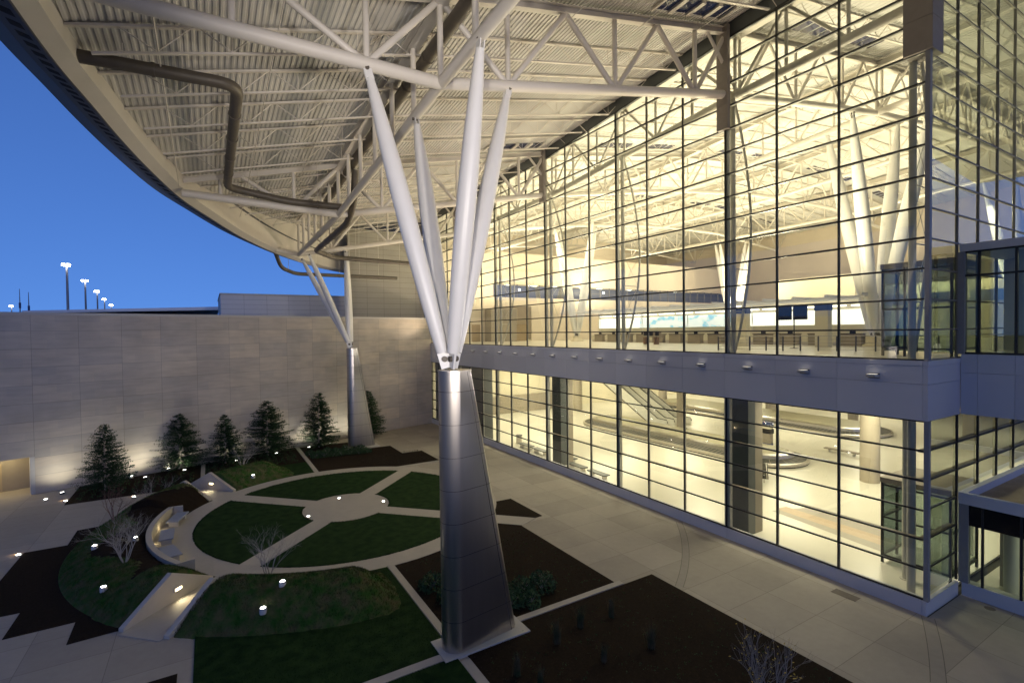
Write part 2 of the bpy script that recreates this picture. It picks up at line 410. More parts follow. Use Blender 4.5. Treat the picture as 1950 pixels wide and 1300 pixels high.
def mound(a0, a1, m, name):
    nr, na = 26, int((a1-a0)*1.6); vs = []; fs = []
    for i in range(na+1):
        for j in range(nr+1):
            r_ = 12.3+5.4*j/nr; aa = a0+(a1-a0)*i/na
            x, y = pol(r_, aa); h = hmound(x, y)
            z = h+ (random.uniform(-.03,.05) if h > .05 else 0)
            vs.append((x, y, max(z, -.03) if h > 0 else -.03))
    for i in range(na):
        for j in range(nr):
            a = i*(nr+1)+j; fs.append((a, a+1, a+nr+2, a+nr+1))
    mb = MB(); mb.add(vs, fs, True); o = tag(mb.build(name, m), kind='structure'); o.data.materials.append(SOIL)
    for p in o.data.polygons:
        c = p.center; rr = math.hypot(c.x-GC[0], c.y-GC[1]); aa = math.degrees(math.atan2(c.y-GC[1], c.x-GC[0])) % 360
        if 141 < aa < 214 and rr < 15.2+.9*math.sin(aa*.21)+random.uniform(-.15,.15): p.material_index = 1
    return o
off15 = math.degrees(math.asin(1.5/15))
mound(226+off15-1.2, 268, GRASS, 'terrain')
mound(134+off15-1.2, 226-off15+1.2, GRASS, 'terrain')
mound(98, 134-off15+1.2, GRASS, 'terrain')
# grass blades on mounds and lawns
def blades(regions, count, hgt, m, name, label):
    vs = []; fs = []; c = 0; tries = 0
    while c < count and tries < count*20:
        tries += 1
        x, y, z, hh = regions()
        if x is None: continue
        a = random.uniform(0, 6.283); w = .012+.012*random.random(); h = hh*random.uniform(.5, 1.25)
        lx, ly = random.uniform(-.5,.5)*h, random.uniform(-.5,.5)*h
        dx, dy = math.cos(a)*w, math.sin(a)*w
        k = len(vs); vs += [(x-dx,y-dy,z-.02),(x+dx,y+dy,z-.02),(x+lx,y+ly,z+h)]; fs.append((k,k+1,k+2)); c += 1
    mb = MB(); mb.add(vs, fs); o = mb.build(name, m); tag(o, label, 'grass', kind='stuff')
def reg_mound():
    r_ = random.uniform(12.4, 17.65); a = random.uniform(98, 268); x, y = pol(r_, a); h = hmound(x, y)
    if h < .06: return None, 0, 0, 0
    if 141 < a < 214 and r_ < 15.2+.9*math.sin(a*.21): return None, 0, 0, 0
    near = max(0, 1-(y-26)/30)
    if random.random() > .35+.65*near: return None, 0, 0, 0
    return x, y, h, .11
blades(reg_mound, 42000, .1, GRASS, 'grass', 'rough grass growing on the curved mounds round the circular lawn')
def reg_edge():
    p = random.choice(quads); i = random.randrange(len(p)); a = p[i]; b = p[(i+1) % len(p)]; t = random.random()
    x = a[0]+(b[0]-a[0])*t+random.uniform(-.05,.05); y = a[1]+(b[1]-a[1])*t+random.uniform(-.05,.05)
    return x, y, .05, .07
blades(reg_edge, 9000, .06, LAWN, 'grass', 'short blades fringing the four lawn segments')
def reg_lawn():
    x = random.uniform(-.8, 8.95); y = random.uniform(19, 30)
    if 19.93 < y < 20.44: return None, 0, 0, 0
    if math.hypot(x-GC[0], y-GC[1]) < 12.3 or hmound(x, y) > .05: return None, 0, 0, 0
    return x, y, .05, .05
blades(reg_lawn, 16000, .05, LAWN, 'grass', 'dark turf blades on the lawn in front of the grassy mound')
# mulch scatter: chips and small plants
CHIP = mat('mulch_chips', (.05,.032,.02), .95, var=.6, scale=30, spec=.1)
vs = []; fs = []
for i in range(9000):
    if i % 2: x = random.uniform(9.5, 21.7); y = random.uniform(8, 20.6)
    else: x = random.uniform(9.5, 19.2); y = random.uniform(21.2, 30)
    if math.hypot(x-GC[0], y-GC[1]) < 12.3: continue
    s_ = random.uniform(.02,.06); a = random.uniform(0,3.14); k = len(vs); z = .04+random.random()*.02
    vs += [(x-s_*math.cos(a), y-s_*math.sin(a), z),(x+s_*math.cos(a), y+s_*math.sin(a), z+random.uniform(0,.03)),(x+s_*math.sin(a)*.5, y-s_*math.cos(a)*.5, z+.03)]
    fs.append((k,k+1,k+2))
mb = MB(); mb.add(vs, fs); tag(mb.build('mulch', CHIP), 'loose bark chips scattered over the brown planting beds', 'mulch', kind='stuff')
def leafclump(mb, c, rad, hgt, n, s0=.05, s1=.11):
    for i in range(n):
        a = random.uniform(0, 6.283); rr = rad*math.sqrt(random.random()); z = hgt*random.random()*math.sqrt(max(0, 1-(rr/rad)**2)+.1)
        p = Vector((c[0]+rr*math.cos(a), c[1]+rr*math.sin(a), c[2]+z))
        d = Vector((random.gauss(0,1), random.gauss(0,1), random.gauss(.3,.8))).normalized(); e = d.cross(Vector((random.gauss(0,1), random.gauss(0,1), random.gauss(0,1)))).normalized()
        s_ = random.uniform(s0, s1)
        mb.add([p-d*s_, p+e*s_*.45, p+d*s_, p-e*s_*.45], [(0,1,2,3)])
mb = MB()
for i in range(420):
    x = random.uniform(10, 21.4); y = random.uniform(8, 20.3)
    leafclump(mb, (x, y, .03), .1, .1, 5, .02, .05)
for i in range(200):
    x = random.uniform(9.8, 19); y = random.uniform(21.6, 30.2)
    if math.hypot(x-GC[0], y-GC[1]) < 12.5: continue
    leafclump(mb, (x, y, .03), .1, .1, 5, .02, .05)
tag(mb.build('ground_cover', SHRUBM), 'tiny green seedlings dotted over the wide mulch bed below the column', 'ground cover', kind='stuff')
mb = MB()
for row in range(9):
    for c_ in range(26):
        x = 14.2+c_*.28; y = 52.6+row*.62
        if math.hypot(x-GC[0], y-GC[1]) < 12.6: continue
        leafclump(mb, (x+random.uniform(-.05,.05), y, .03), .16, .16, 7, .03, .07)
tag(mb.build('ground_cover', leaf_mat('brown_cover', (.03,.03,.02), (.05,.045,.03))), 'straight rows of low dark plants beside the far column', 'ground cover', kind='stuff')
mb = MB()
for c_ in range(14):
    for r_ in range(9):
        x = -.3+c_*.65; y = 60.2+r_*.62
        leafclump(mb, (x+random.uniform(-.1,.1), y, .03), .3, .32, 12, .05, .1)
for c_ in range(12):
    for r_ in range(9):
        x = -9.9+c_*.75; y = 56.5+r_*.6
        if y > 62+x*.29+2.4: continue
        leafclump(mb, (x+random.uniform(-.1,.1), y, .03), .25, .22, 9, .05, .1)
tag(mb.build('ground_cover', SHRUBM), 'low dark green planting under the row of spruces by the stone wall', 'ground cover', kind='stuff')

# shrubs
def make_shrub(rad, hgt, n):
    o = thing('shrub', '', 'shrub', group='evergreen shrubs in the beds')
    mb = MB(); leafclump(mb, (0,0,.05), rad, hgt, n, .06, .13); mb.build('foliage', SHRUBM, o)
    mb = MB()
    for i in range(6):
        a = random.uniform(0,6.28); mb.tube([(0,0,0),(math.cos(a)*rad*.3, math.sin(a)*rad*.3, hgt*.4),(math.cos(a)*rad*.6, math.sin(a)*rad*.6, hgt*.75)], [.02,.012,.005], 4)
    mb.build('stem', BARK, o); return o
sh = [make_shrub(.75,.85,420), make_shrub(.6,.7,330)]
spots = [(14.2,22.9),(14.0,21.75),(15.4,22.7),(13.2,22.2),(10.3,26.0),(10.6,24.4)]
slab = ['evergreen shrub right behind the foot of the near steel column','evergreen shrub tight against the right foot of the near steel column','evergreen shrub furthest right of the cluster behind the near column','evergreen shrub half hidden behind the near steel column','evergreen shrub left of the near column beside the straight path','smaller evergreen shrub at the left foot of the near column']
for i, (x, y) in enumerate(spots):
    if i < 2: o = sh[i]; o.location = (x, y, .02); o['label'] = slab[i]
    else: o = copy_tree(sh[i % 2], (x, y, .02), random.uniform(0,6), random.uniform(.85,1.1), label=slab[i])
k = 0
words = ['first','second','third','fourth','fifth','sixth','seventh','eighth','ninth','tenth','eleventh','twelfth','thirteenth','fourteenth','fifteenth','sixteenth','seventeenth','eighteenth','nineteenth','twentieth']
for r_ in range(2):
    for c_ in range(7):
        x = 9.9+c_*.95+r_*.3; y = 62.3-r_*1.6-c_*.12
        copy_tree(sh[(r_+c_) % 2], (x, y, .02), random.uniform(0,6), random.uniform(.75,.95),
                  label='low round shrub, %s from the left in the %s row before the far column' % (words[c_], ('back','front')[r_]))

# ---- entry walls, alcove, benches
def gwall(a_c, side):
    """gabled retaining wall along one side of a diagonal entry"""
    a = R(a_c); d = Vector((math.cos(a), math.sin(a), 0)); nrm = Vector((-d.y, d.x, 0))*side
    c = Vector((GC[0], GC[1], 0)); prof = [(12.35,.16),(15.05,1.6),(17.75,.16)]
    mb = MB(); inner = []; outer = []
    pts = [(12.35,-.03),(12.35,.16),(15.05,1.6),(17.75,.16),(17.75,-.03)]
    A = [c+d*r_+nrm*1.18+Vector((0,0,z)) for r_, z in pts]; B = [c+d*r_+nrm*1.48+Vector((0,0,z)) for r_, z in pts]
    fs = [(0,1,2,3,4),(9,8,7,6,5)]+[(i, i+5, (i+1)%5+5, (i+1)%5) for i in range(5)]
    if side < 0: fs = [f[::-1] for f in fs]
    mb.add(A+B, fs); return mb
EW = mat('entry_wall_stone', (.50,.45,.37), .75, var=.08, scale=3, bump=.1)
ents = []
for a_c, side, lb in ((226, -1, 'gabled stone wall on the far side of the lower left garden entry, with a lit lamp'), (226, 1, 'gabled stone wall on the near side of the lower left garden entry'),
                      (134, 1, 'gabled stone wall on the near side of the upper garden entry'), (134, -1, 'gabled stone wall on the far side of the upper garden entry, lamp glowing')):
    w = tag(gwall(a_c, side).build('garden_wall', EW, bevel=.02), lb, 'wall')
    ents.append((w, a_c, side))
for a_c, side, lb in ((226, -1, 'small lit recessed lamp on the lower left entry wall'), (134, -1, 'small lit recessed lamp on the upper entry wall')):
    a = R(a_c); d = Vector((math.cos(a), math.sin(a), 0)); nrm = Vector((-d.y, d.x, 0))*side
    p = Vector((GC[0], GC[1], .62))+d*14.75+nrm*1.15
    o = thing('wall_lamp', lb, 'lamp', p)
    MB().beam(-d*.24-nrm*.0, d*.24, .08, .2).build('housing', CONC, o)
    MB().beam(-d*.19-nrm*.045, d*.19-nrm*.045, .02, .11).build('lens', LITY, o)
    li = bpy.data.lights.new('entry_light', 'SPOT'); li.energy = 55; li.color = (1,.85,.55); li.spot_size = R(130); li.spot_blend = .8; li.shadow_soft_size = .08
    lo = bpy.data.objects.new('entry_light', li); COL.objects.link(lo); lo.location = p-nrm*.12
    lo.rotation_euler = (-nrm+Vector((0,0,-.8))).to_track_quat('-Z','Y').to_euler()
for a_c in (226, 134):
    a = R(a_c); dx, dy = math.cos(a), math.sin(a)
    tag(MB().prism([(GC[0]+dx*t-dy*s_*1.18, GC[1]+dy*t+dx*s_*1.18) for t, s_ in ((12.1,-1),(18.0,-1),(18.0,1),(12.1,1))], -.02, .036).build('path', PAVE2), kind='structure')
# curved alcove wall
mb = MB(); P = []
for i in range(41):
    a = 158+54*i/40; P.append((pol(12.95, a), pol(13.28, a)))
P = [(pol(12.25,158.0), pol(12.4,156.6))]+P+[(pol(12.25,212.0), pol(12.4,213.4))]
mb.loft([[(a[0],a[1],-.03),(a[0],a[1],.9),(b[0],b[1],.9),(b[0],b[1],-.03)] for a, b in P], smooth=False)
tag(mb.build('garden_wall', EW), 'low curved seat wall wrapping the left side of the round path', 'wall')
tag(MB().prism(arc(12.2, 158, 212, 20)+arc(12.96, 212, 158, 20), -.02, .05).build('path', PAVE2), kind='structure')
BST = mat('blue_grey_granite', (.30,.33,.40), .4, var=.1, scale=8)
for i, (x, y) in enumerate(((-2.27,45.6),(-2.73,42.0),(-2.36,38.6))):
    a = math.atan2(y-GC[1], x-GC[0])
    o = thing('stone_bench', ('upper','middle','lower')[i]+' of the three slab benches inside the curved seat wall', 'bench', (x, y, 0), 'slab benches in the curved alcove')
    o.rotation_euler = (0,0,a)
    MB().box(-.42,.42,-1.05,1.05,.4,.5).build('seat', BST, o, bevel=.015)
    for s_ in (-1, 1): MB().box(-.3,.3,s_*.75-.1,s_*.75+.1,0,.4).build('leg', CONC, o)
p = pol(12.82, 196)
o = thing('wall_lamp', 'lamp glowing yellow behind the lower slab bench of the curved alcove', 'lamp', (p[0], p[1], .3))
MB().box(-.08,.08,-.13,.13,-.08,.1).build('housing', CONC, o); MB().box(.085,.1,-.1,.1,-.05,.07).build('lens', LITY, o)
def point(loc, e, col, r_=.06, name='point_light'):
    li = bpy.data.lights.new(name, 'POINT'); li.energy = e; li.color = col; li.shadow_soft_size = r_
    lo = bpy.data.objects.new(name, li); COL.objects.link(lo); lo.location = loc; return lo
def spot(loc, tgt, e, col, size, blend=.7, r_=.1, name='spot_light'):
    li = bpy.data.lights.new(name, 'SPOT'); li.energy = e; li.color = col; li.spot_size = R(size); li.spot_blend = blend; li.shadow_soft_size = r_
    lo = bpy.data.objects.new(name, li); COL.objects.link(lo); lo.location = loc
    lo.rotation_euler = (Vector(tgt)-Vector(loc)).to_track_quat('-Z','Y').to_euler(); return lo
q = pol(12.5, 196); point((q[0], q[1], .35), 9, (1,.8,.45), .05)
for aa in (170, 182): q = pol(12.75, aa); point((q[0], q[1], .3), 3, (1,.8,.45), .05)

# ---- ground uplights
def make_upl():
    o = thing('ground_uplight', '', 'light', group='small round uplights in the garden')
    hs = MB().lathe((0,0,0), [(.17,-.05),(.17,.22),(.155,.24)], 14).build('housing', CONC, o)
    MB().lathe((0,0,.241), [(.115,0),(.10,.015)], 14).build('lens', LITG, hs)
    return o
UP = [(172,905,'beside the left spruce at its right foot'),(87,946,'in the paving by the recessed opening of the stone wall'),(125,949,'at the corner of the spruce bed on the left paving'),(255,941,'at the front edge of the spruce bed'),
 (250,906,'between the two leftmost spruces'),(321,891,'in front of the second spruce from the left'),(386,877,'on top of the narrow strip between second and third spruce'),
 (482,903,'on the crest of the upper grass mound'),(459,895,'behind the upper grass mound crest'),(508,853,'in front of the fourth spruce'),(562,843,'at the far end of the narrow path strip'),(614,836,'below the fifth spruce by the far column'),
 (646,944,'at the far left rim of the central paved disc'),(730,950,'at the right rim of the central paved disc'),(587,978,'at the left rim of the central paved disc'),(678,986,'at the near rim of the central paved disc'),
 (320,965,'on the mulch just above the curved seat wall'),(180,1038,'on the left grass mound at its far left side'),(258,1022,'behind the curved seat wall among bare shrubs'),(293,1080,'on the left mound below the curved seat wall'),
 (197,1116,'on the near face of the left grass mound'),(501,1156,'on the near face of the bottom grass mound'),(538,1106,'beside the bare tree at the ring path'),(35,1050,'at the tip of the left mulch bed on the paving')]
u0_ = None
flat = {1, 2, 3, 23, 12, 13, 14, 15}
for i, (px, py, w) in enumerate(UP):
    z = 0
    for _ in range(8):
        p = at(px, py, z+.22); z = .5*z+.5*hmound(p.x, p.y)
    loc = (p.x, p.y, z-(.2 if i in flat else .02)+.0)
    if u0_ is None: o = u0_ = make_upl(); o.location = loc
    else: o = copy_tree(u0_, loc)
    o['label'] = 'bright round uplight '+w
    if i not in flat: spot((p.x, p.y, z+.3), (p.x+random.uniform(-.3,.3), p.y+.4, z+3), 22, (1,.97,.86), 110, .6, .08, 'uplight_spot')
for px, py in ((125,949),(255,941),(35,1050)):
    p = at(px, py, .1); point((p.x-.1, p.y-.12, .14), 2.2, (1,.62,.32), .04, 'paving_glow')

# ------------------------------------------------------------------ limestone wall (own axes)
WA = Vector((-13.69,61.26,0)); WB = Vector((29.59,74.08,0)); wd = (WB-WA).normalized(); WL = (WB-WA).length
wang = math.atan2(wd.y, wd.x)
WH = 16.45
o = thing('stone_wall', 'long limestone block wall closing the courtyard behind the spruces', 'wall', WA); o.rotation_euler = (0,0,wang)
MB().box(0, WL+.35, 0, .6, -.1, WH-.25).build('wall', STONE, o)
mb = MB(); mb.box(-40, -.0, 0, .6, 3.4, WH-.25); mb.box(-40, -4.6, 0, .6, -.1, 3.4); mb.build('wall', STONE, o)
MB().box(-40, WL+.35, -.05, .65, WH-.25, WH).build('coping', CONC, o)
MB().box(-4.6, -.05, .6, 4.0, 3.42, 3.6).build('ceiling', CREAM, o)
mb = MB(); mb.box(-4.7, .2, 3.2, 3.4, 0, 3.4); mb.box(-.05, .15, .6, 3.2, 0, 3.4); mb.build('back_wall', TAUPE, o)
MB().box(-4.6, -2.0, 3.1, 3.19, 0, 2.6).build('door', mat('tan_door', (.42,.34,.22), .6), o)
MB().box(-.32, -.0, -.04, .66, 0, 3.4).build('jamb', CONC, o)
def wp(u, v, z): return WA+wd*u+Vector((-wd.y, wd.x, 0))*v+Vector((0,0,z))
point(wp(-1.6, 1.8, 3.1), 65, (1,.84,.5), .3, 'portal_light'); point(wp(-3.6, 1.6, 3.1), 65, (1,.84,.5), .3, 'portal_light')
# wall washers between the wall and the trees
wlab = ['left of the leftmost spruce','right of the leftmost spruce','left of the second spruce','between second and third spruce','between third and fourth spruce','right of the fourth spruce','behind the fifth spruce','left of the far column']
w0 = None
for i, u in enumerate((1.6, 7.8, 11.2, 16.2, 20.6, 24.6, 27.4, 30.4)):
    p = wp(u, -1.9, .0)
    if w0 is None:
        w0 = thing('wall_washer', '', 'light', p, 'lights washing the stone wall')
        MB().box(-.16,.16,-.1,.1,0,.16).build('housing', FRAME, w0); MB().box(-.13,.13,-.07,.07,.161,.17).build('lens', LITW, w0); o = w0
    else: o = copy_tree(w0, p)
    o.rotation_euler = (0,0,wang); o['label'] = 'small floodlight at the foot of the limestone wall, '+wlab[i]
    spot(p+Vector((0,0,.22)), wp(u, .3, 4.6), 430, (1.,.95,.78), 128, 1., .25, 'wall_wash')

# buildings behind the wall
o = thing('panel_building', 'pale panelled block rising directly behind the limestone wall', 'building', (10,84,0))
MB().box(-8.45, 9.2, -4, 14, 0, 19.8).build('wall', WPANEL2, o); MB().box(-8.55, 9.2, -4.1, 14.1, 19.8, 19.95).build('coping', CONC, o)
o = thing('far_concourse', 'long low building with thin white roof edge beyond the wall at left', 'building', (-12,120,0))
mb = MB(); mb.add([(-14,-8,18.15),(14,-8,19.0),(14,20,19.0),(-14,20,18.15),(-14,-8,18.55),(14,-8,19.62),(14,20,19.6),(-14,20,18.55)], [(0,3,2,1),(4,5,6,7),(0,1,5,4),(1,2,6,5),(2,3,7,6),(3,0,4,7)])
mb.build('roof', WHITE, o)
MB().box(-13, 13, -6, 18, 0, 17.9).build('wall', RIMDARK, o)
MB().box(2, 15, -7.4, -6.05, 17.2, 18.1).build('parapet', CONC, o)
# end panel wall under the canopy
PWALL = thing('panel_wall', 'tall pale panelled wall under the canopy above the stone wall', 'wall', (24,76,0))
MB().box(-6, 6.0, 0, .5, 0, 29.7).build('panels', WPANEL, PWALL)
MB().box(-6.1, -5.9, -.04, .54, 0, 29.6).build('corner_trim', CONC, PWALL)

# masts and antennas
def mast(px, py, zz, lb, n_):
    p = at(px, py, zz)
    o = thing('light_mast', lb, 'street lamp', (p.x, p.y, 0), 'apron light masts beyond the wall')
    MB().tube([(0,0,0),(0,0,zz)], [.34,.17], 8).build('pole', MAST, o)
    MB().beam((-.65,0,zz+.1),(.65,0,zz+.1),.25,.2).build('crossarm', MAST, o)
    mb = MB()
    for s_ in (-.35,.35): mb.box(s_-.24,s_+.24,-.9,-.3,zz-.2,zz+.2)
    mb.build('lamp_head', emit('mast_lamp', (1,.95,.9), 30) if 'mast_lamp' not in bpy.data.materials else bpy.data.materials['mast_lamp'], o)
mast(127,505,28,'tallest and nearest apron light mast, leftmost of the receding row',0)
mast(162,535,28,'second apron light mast in the receding row beyond the wall',1)
mast(185,555,28,'third apron light mast in the receding row beyond the wall',2)
mast(199,570,28,'fourth apron light mast in the receding row beyond the wall',3)
mast(212,581,28,'last and most distant apron light mast of the row',4)
mast(22,583,28,'lone apron light mast at the far left edge behind the wall',5)
for px, py, lb in ((37,550,'left of the two thin whip antennas behind the wall'),(54,556,'right of the two thin whip antennas behind the wall')):
    p = at(px, 592, 18); q = at(px, py, 18); 
    d = CF+CR*((px-975)/FPX)-CU*((py-650)/FPX); t = math.hypot(p.x, p.y)/math.hypot(d.x, d.y); top = CP+d*(60/ d.y); bx, by = top.x, top.y
    top = CP+d*(150/d.y)
    o = thing('antenna', lb, 'antenna', (top.x, top.y, 0), 'whip antennas beyond the wall')
    MB().tube([(0,0,0),(0,0,17),(0,0,top.z)], [.28,.16,.05], 6).build('mast', MAST, o)
    MB().tube([(0,0,top.z-4.2),(0,0,top.z-3)], .2, 8).build('insulator', BLUE, o)

# ------------------------------------------------------------------ terminal facade
TB = thing('terminal_building', 'glass curtain walled terminal with blue-grey spandrel band, lit from inside', 'building', (30,10.65,0))
def tp(mb, name, m, **k): 
    o = mb.build(name, m); o.parent = TB; o.matrix_parent_inverse = Matrix.Translation(-Vector((30,10.65,0)))
    return o
YE = ky(KN)
# glass bays
for k in range(KN):
    y0, y1 = ky(k), ky(k+1)
    mb = MB(); mb.add([(30,y0,ZL),(30,y0,ZT),(30,y1,ZT),(30,y1,ZL)], [(0,1,2,3)]); tp(mb, 'glass_bay', GLASS)
    t0, t1 = zt(30,y0)-.35, zt(30,y1)-.35
    mb = MB(); mb.add([(30,y0,ZB),(30,y0,t0),(30,y1,t1),(30,y1,ZB)], [(0,1,2,3)]); tp(mb, 'glass_bay', GLASS)
# mullions (outer cap black, inner fin beige)
PIL = {3, 9, 15}
for k in range(KN+1):
    y = ky(k)
    if k:
        tp(MB().box(29.9, 29.996, y-.03, y+.03, ZL, ZT), 'mullion', FRAME)
        tp(MB().box(29.9, 29.996, y-.03, y+.03, ZB, zt(30,y)-.35), 'mullion', FRAME)
        wdt = .20 if k % 3 == 0 else .045
        tp(MB().box(30.01, 30.11 if k % 3 else 30.3, y-wdt, y+wdt, ZL-.3, ZT), 'inner_mullion', INNER)
        tp(MB().box(30.01, 30.10 if k % 3 else 30.24, y-wdt*.7, y+wdt*.7, ZB, zt(30,y)-.35), 'inner_mullion', INNER)
# transoms
for j in range(7):
    z = ZL+LS*j
    tp(MB().box(29.9, 29.998, 10.65, YE, z-.045, z+.045), 'transom', FRAME)
    if j in (2, 4): tp(MB().box(30.012, 30.3, 10.65, YE, z-.09, z+.0), 'girt', TAUPE)
for j in range(0, 15):
    z = ZB+RS*j
    # clip by the roof line
    ye = YE
    y = 10.65
    while y < YE and zt(30, y)-.35 > z: y += .1
    if y <= 10.7: continue
    tp(MB().box(29.9, 29.998, 10.65, min(y, YE), z-.045, z+.045), 'transom', FRAME)
    tp(MB().box(30.012, 30.12, 10.65, min(y, YE), z-.04, z+.02), 'inner_transom', INNER)
# sloping head frame
tp(MB().beam((29.96,10.65,zt(30,10.65)-.35),(29.96,21.64,zt(30,21.64)-.35),.1,.1).beam((29.96,21.64,zt(30,21.64)-.35),(29.96,42.9,zt(30,42.9)-.35),.1,.1).beam((29.96,42.9,zt(30,42.9)-.35),(29.96,YE,zt(30,YE)-.35),.1,.1), 'head_frame', FRAME)
mb = MB()
ys = [10.65,21.64,42.9,64.1,YE]
for a, b in zip(ys, ys[1:]):
    mb.add([(x, y, zt(30,y)+dz) for y in (a, b) for x, dz in ((30.0,-.30),(30.3,-.30),(30.3,.66),(30.0,.66))], [(0,1,2,3),(7,6,5,4),(0,4,5,1),(1,5,6,2),(2,6,7,3),(3,7,4,0)])
tp(mb, 'head_closure', DARKCLAD)
# base and band panels, each panel a part
for k in range(KN):
    y0, y1 = ky(k), ky(k+1)
    tp(MB().box(29.82, 30.35, y0+.006, y1-.006, -.05, .70), 'base_panel', PANEL)
    for z0, z1, x0 in ((ZT+.04, 11.35, 29.80), (11.365, 12.25, 29.80), (12.262, ZB-.03, 29.77)):
        tp(MB().box(x0, 30.35, y0+.006, y1-.006, z0, z1), 'band_panel', PANEL)
tp(MB().box(29.88, 30.3, 10.66, YE, 0, .68).box(29.86, 30.34, 10.66, YE, ZT+.05, ZB-.04), 'panel_backing', VENT)
# return at the corner
for z0, z1, x0 in ((-.05,.70,.17),(ZT+.04,11.35,.2),(11.365,12.25,.2),(12.262,ZB-.03,.23)):
    tp(MB().box(29.82 if z0 < 1 else 30-x0, 33.75, 10.65-x0, 10.644, z0, z1), 'corner_panel', PANEL)
# corner post
tp(MB().box(29.86, 30.1, 10.42, 10.62, .70, ZT+.03).box(29.86, 30.1, 10.42, 10.62, ZB-.02, 27.45), 'corner_post', mat('grey_post', (.24,.25,.27), .4))
# pilasters
for k, b in ((3, .0), (9, .0), (15, .0)):
    y = ky(k)-.0
    mb = MB(); z = 27.45+ (0 if k == 3 else g(y)*.0)
    top = zt(30, y)+.5
    z0 = 27.45
    i = 0
    while z0 < top:
        z1 = min(z0+1.6, top); mb.box(29.62, 29.89, y-.42, y+.42, z0, z1-.02); z0 = z1
    tp(mb, 'pilaster', mat('taupe_panel', (.30,.265,.235), .6) if k == 3 else bpy.data.materials['taupe_panel'])
mb = MB(); z0 = 27.47
while z0 < 34.6:
    mb.box(29.75, 31.0, 10.3, 11.5, z0, z0+1.58); z0 += 1.6
tp(mb, 'corner_pier', bpy.data.materials['taupe_panel'])
# end wall along X
EX = [30.0, 33.83]+[33.83+2.92*i for i in range(1, 20)]
for a, b in zip(EX, EX[1:]):
    ta, tb_ = zt(a, 10.65)+.6, zt(b, 10.65)+.6
    lo = ZL if a == 30.0 else 5.3
    m_ = GLASSG
    mb = MB(); mb.add([(a,10.65,lo),(b,10.65,lo),(b,10.65,ZT),(a,10.65,ZT)], [(0,1,2,3)]); tp(mb, 'end_glass_bay', m_)
    mb = MB(); mb.add([(a,10.65,ZB),(b,10.65,ZB),(b,10.65,tb_),(a,10.65,ta)], [(0,1,2,3)]); tp(mb, 'end_glass_bay', m_)
EFR = mat('grey_end_frame', (.20,.19,.18), .5)
for x in EX[1:]:
    tp(MB().box(x-.05, x+.05, 10.55, 10.646, ZL if x < 34 else 5.3, ZT), 'end_mullion', FRAME)
    tp(MB().box(x-.035, x+.035, 10.58, 10.70, ZB, zt(x,10.65)+.6), 'end_mullion', EFR)
for j in range(0, 19):
    z = ZB+RS*j
    x = 30.1
    if z > zt(30,10)+.6:
        x = None
        for i in range(600):
            if zt(30+i*.1, 10.65)+.6 > z: x = 30+i*.1; break
        if x is None: continue
    tp(MB().box(x, EX[-1], 10.58, 10.646, z-.035, z+.035), 'end_transom', EFR)
for j in range(1, 7):
    z = ZL+LS*j
    tp(MB().box(30.1, 33.78 if z < 5.2 else EX[-1], 10.58, 10.646, z-.035, z+.035), 'end_transom', FRAME)
    if j in (2,4,5): tp(MB().box(30.1, 33.78 if z < 5.2 else EX[-1], 10.66, 10.95, z-.12, z+.0), 'end_girt', TAUPE)
# slabs, hall walls
tp(MB().box(30.36, 112, 10.9, 78, -.06, .08), 'lower_floor', TERR)
tp(MB().box(30.36, 112, 10.9, 100, ZT+.1, 12.48), 'upper_floor', TERR)
tp(MB().box(30.4, 112, 75.9, 76.1, .08, ZT+.08), 'lower_end_wall', CREAM)
tp(MB().box(112, 112.4, 10.7, 100, 0, 40), 'rear_wall', STONEIN)
tp(MB().box(30.0, 112, 100, 100.4, 0, 40), 'rear_wall', STONEIN)
mb = MB()
for i in range(14): mb.box(111.85, 111.98, 14+i*6, 17.6+i*6, 17.6, 19.6)
tp(mb, 'rear_window', BLACK)
tp(MB().box(96, 100, 12, 40, 12.5, 21).box(96, 100, 44, 58, 12.5, 23.5), 'hall_inner_block', CREAM)
mb = MB()
for i in range(5): mb.box(95.9, 95.98, 13.5+i*5.4, 17+i*5.4, 17.8, 19.4)
tp(mb, 'inner_block_window', BLUE)
mb = MB()
mb.box(30.35, 42.2, 76, 76.3, 12.5, 27.6); mb.box(42.2, 112, 76, 76.3, 22.5, 28.0); mb.box(42.2, 112, 76, 76.3, 18.6, 20.15); mb.box(50.0, 112, 76, 76.3, 12.5, 18.6)
mb.box(30.4, 30.7, 74.9, 100, 12.5, 34)
tp(mb, 'hall_end_wall', STONEIN)
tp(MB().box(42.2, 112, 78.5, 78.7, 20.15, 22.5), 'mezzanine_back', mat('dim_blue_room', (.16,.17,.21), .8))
tp(MB().box(42.2, 112, 76.3, 79, 20.0, 20.14).box(42.2, 112, 76.3, 79, 22.5, 22.6), 'mezzanine_slab', CREAM)
mb = MB()
x = 42.3
while x < 111: mb.box(x, x+.09, 76.05, 76.2, 20.16, 22.49); x += 2.4
mb.box(42.2,111,76.06,76.19,21.3,21.36)
tp(mb, 'mezzanine_window_frame', EFR)
mb = MB()
for x in (45.2, 50.8, 55.6, 62.0, 66.4, 74.4, 88.0): mb.box(x, x+1.1, 76.8, 77.3, 22.38, 22.46)
for x in (48.8, 69): mb.box(x, x+.4, 78.3, 78.45, 21.6, 22.0)
tp(mb, 'mezzanine_light', LITSTRIP)
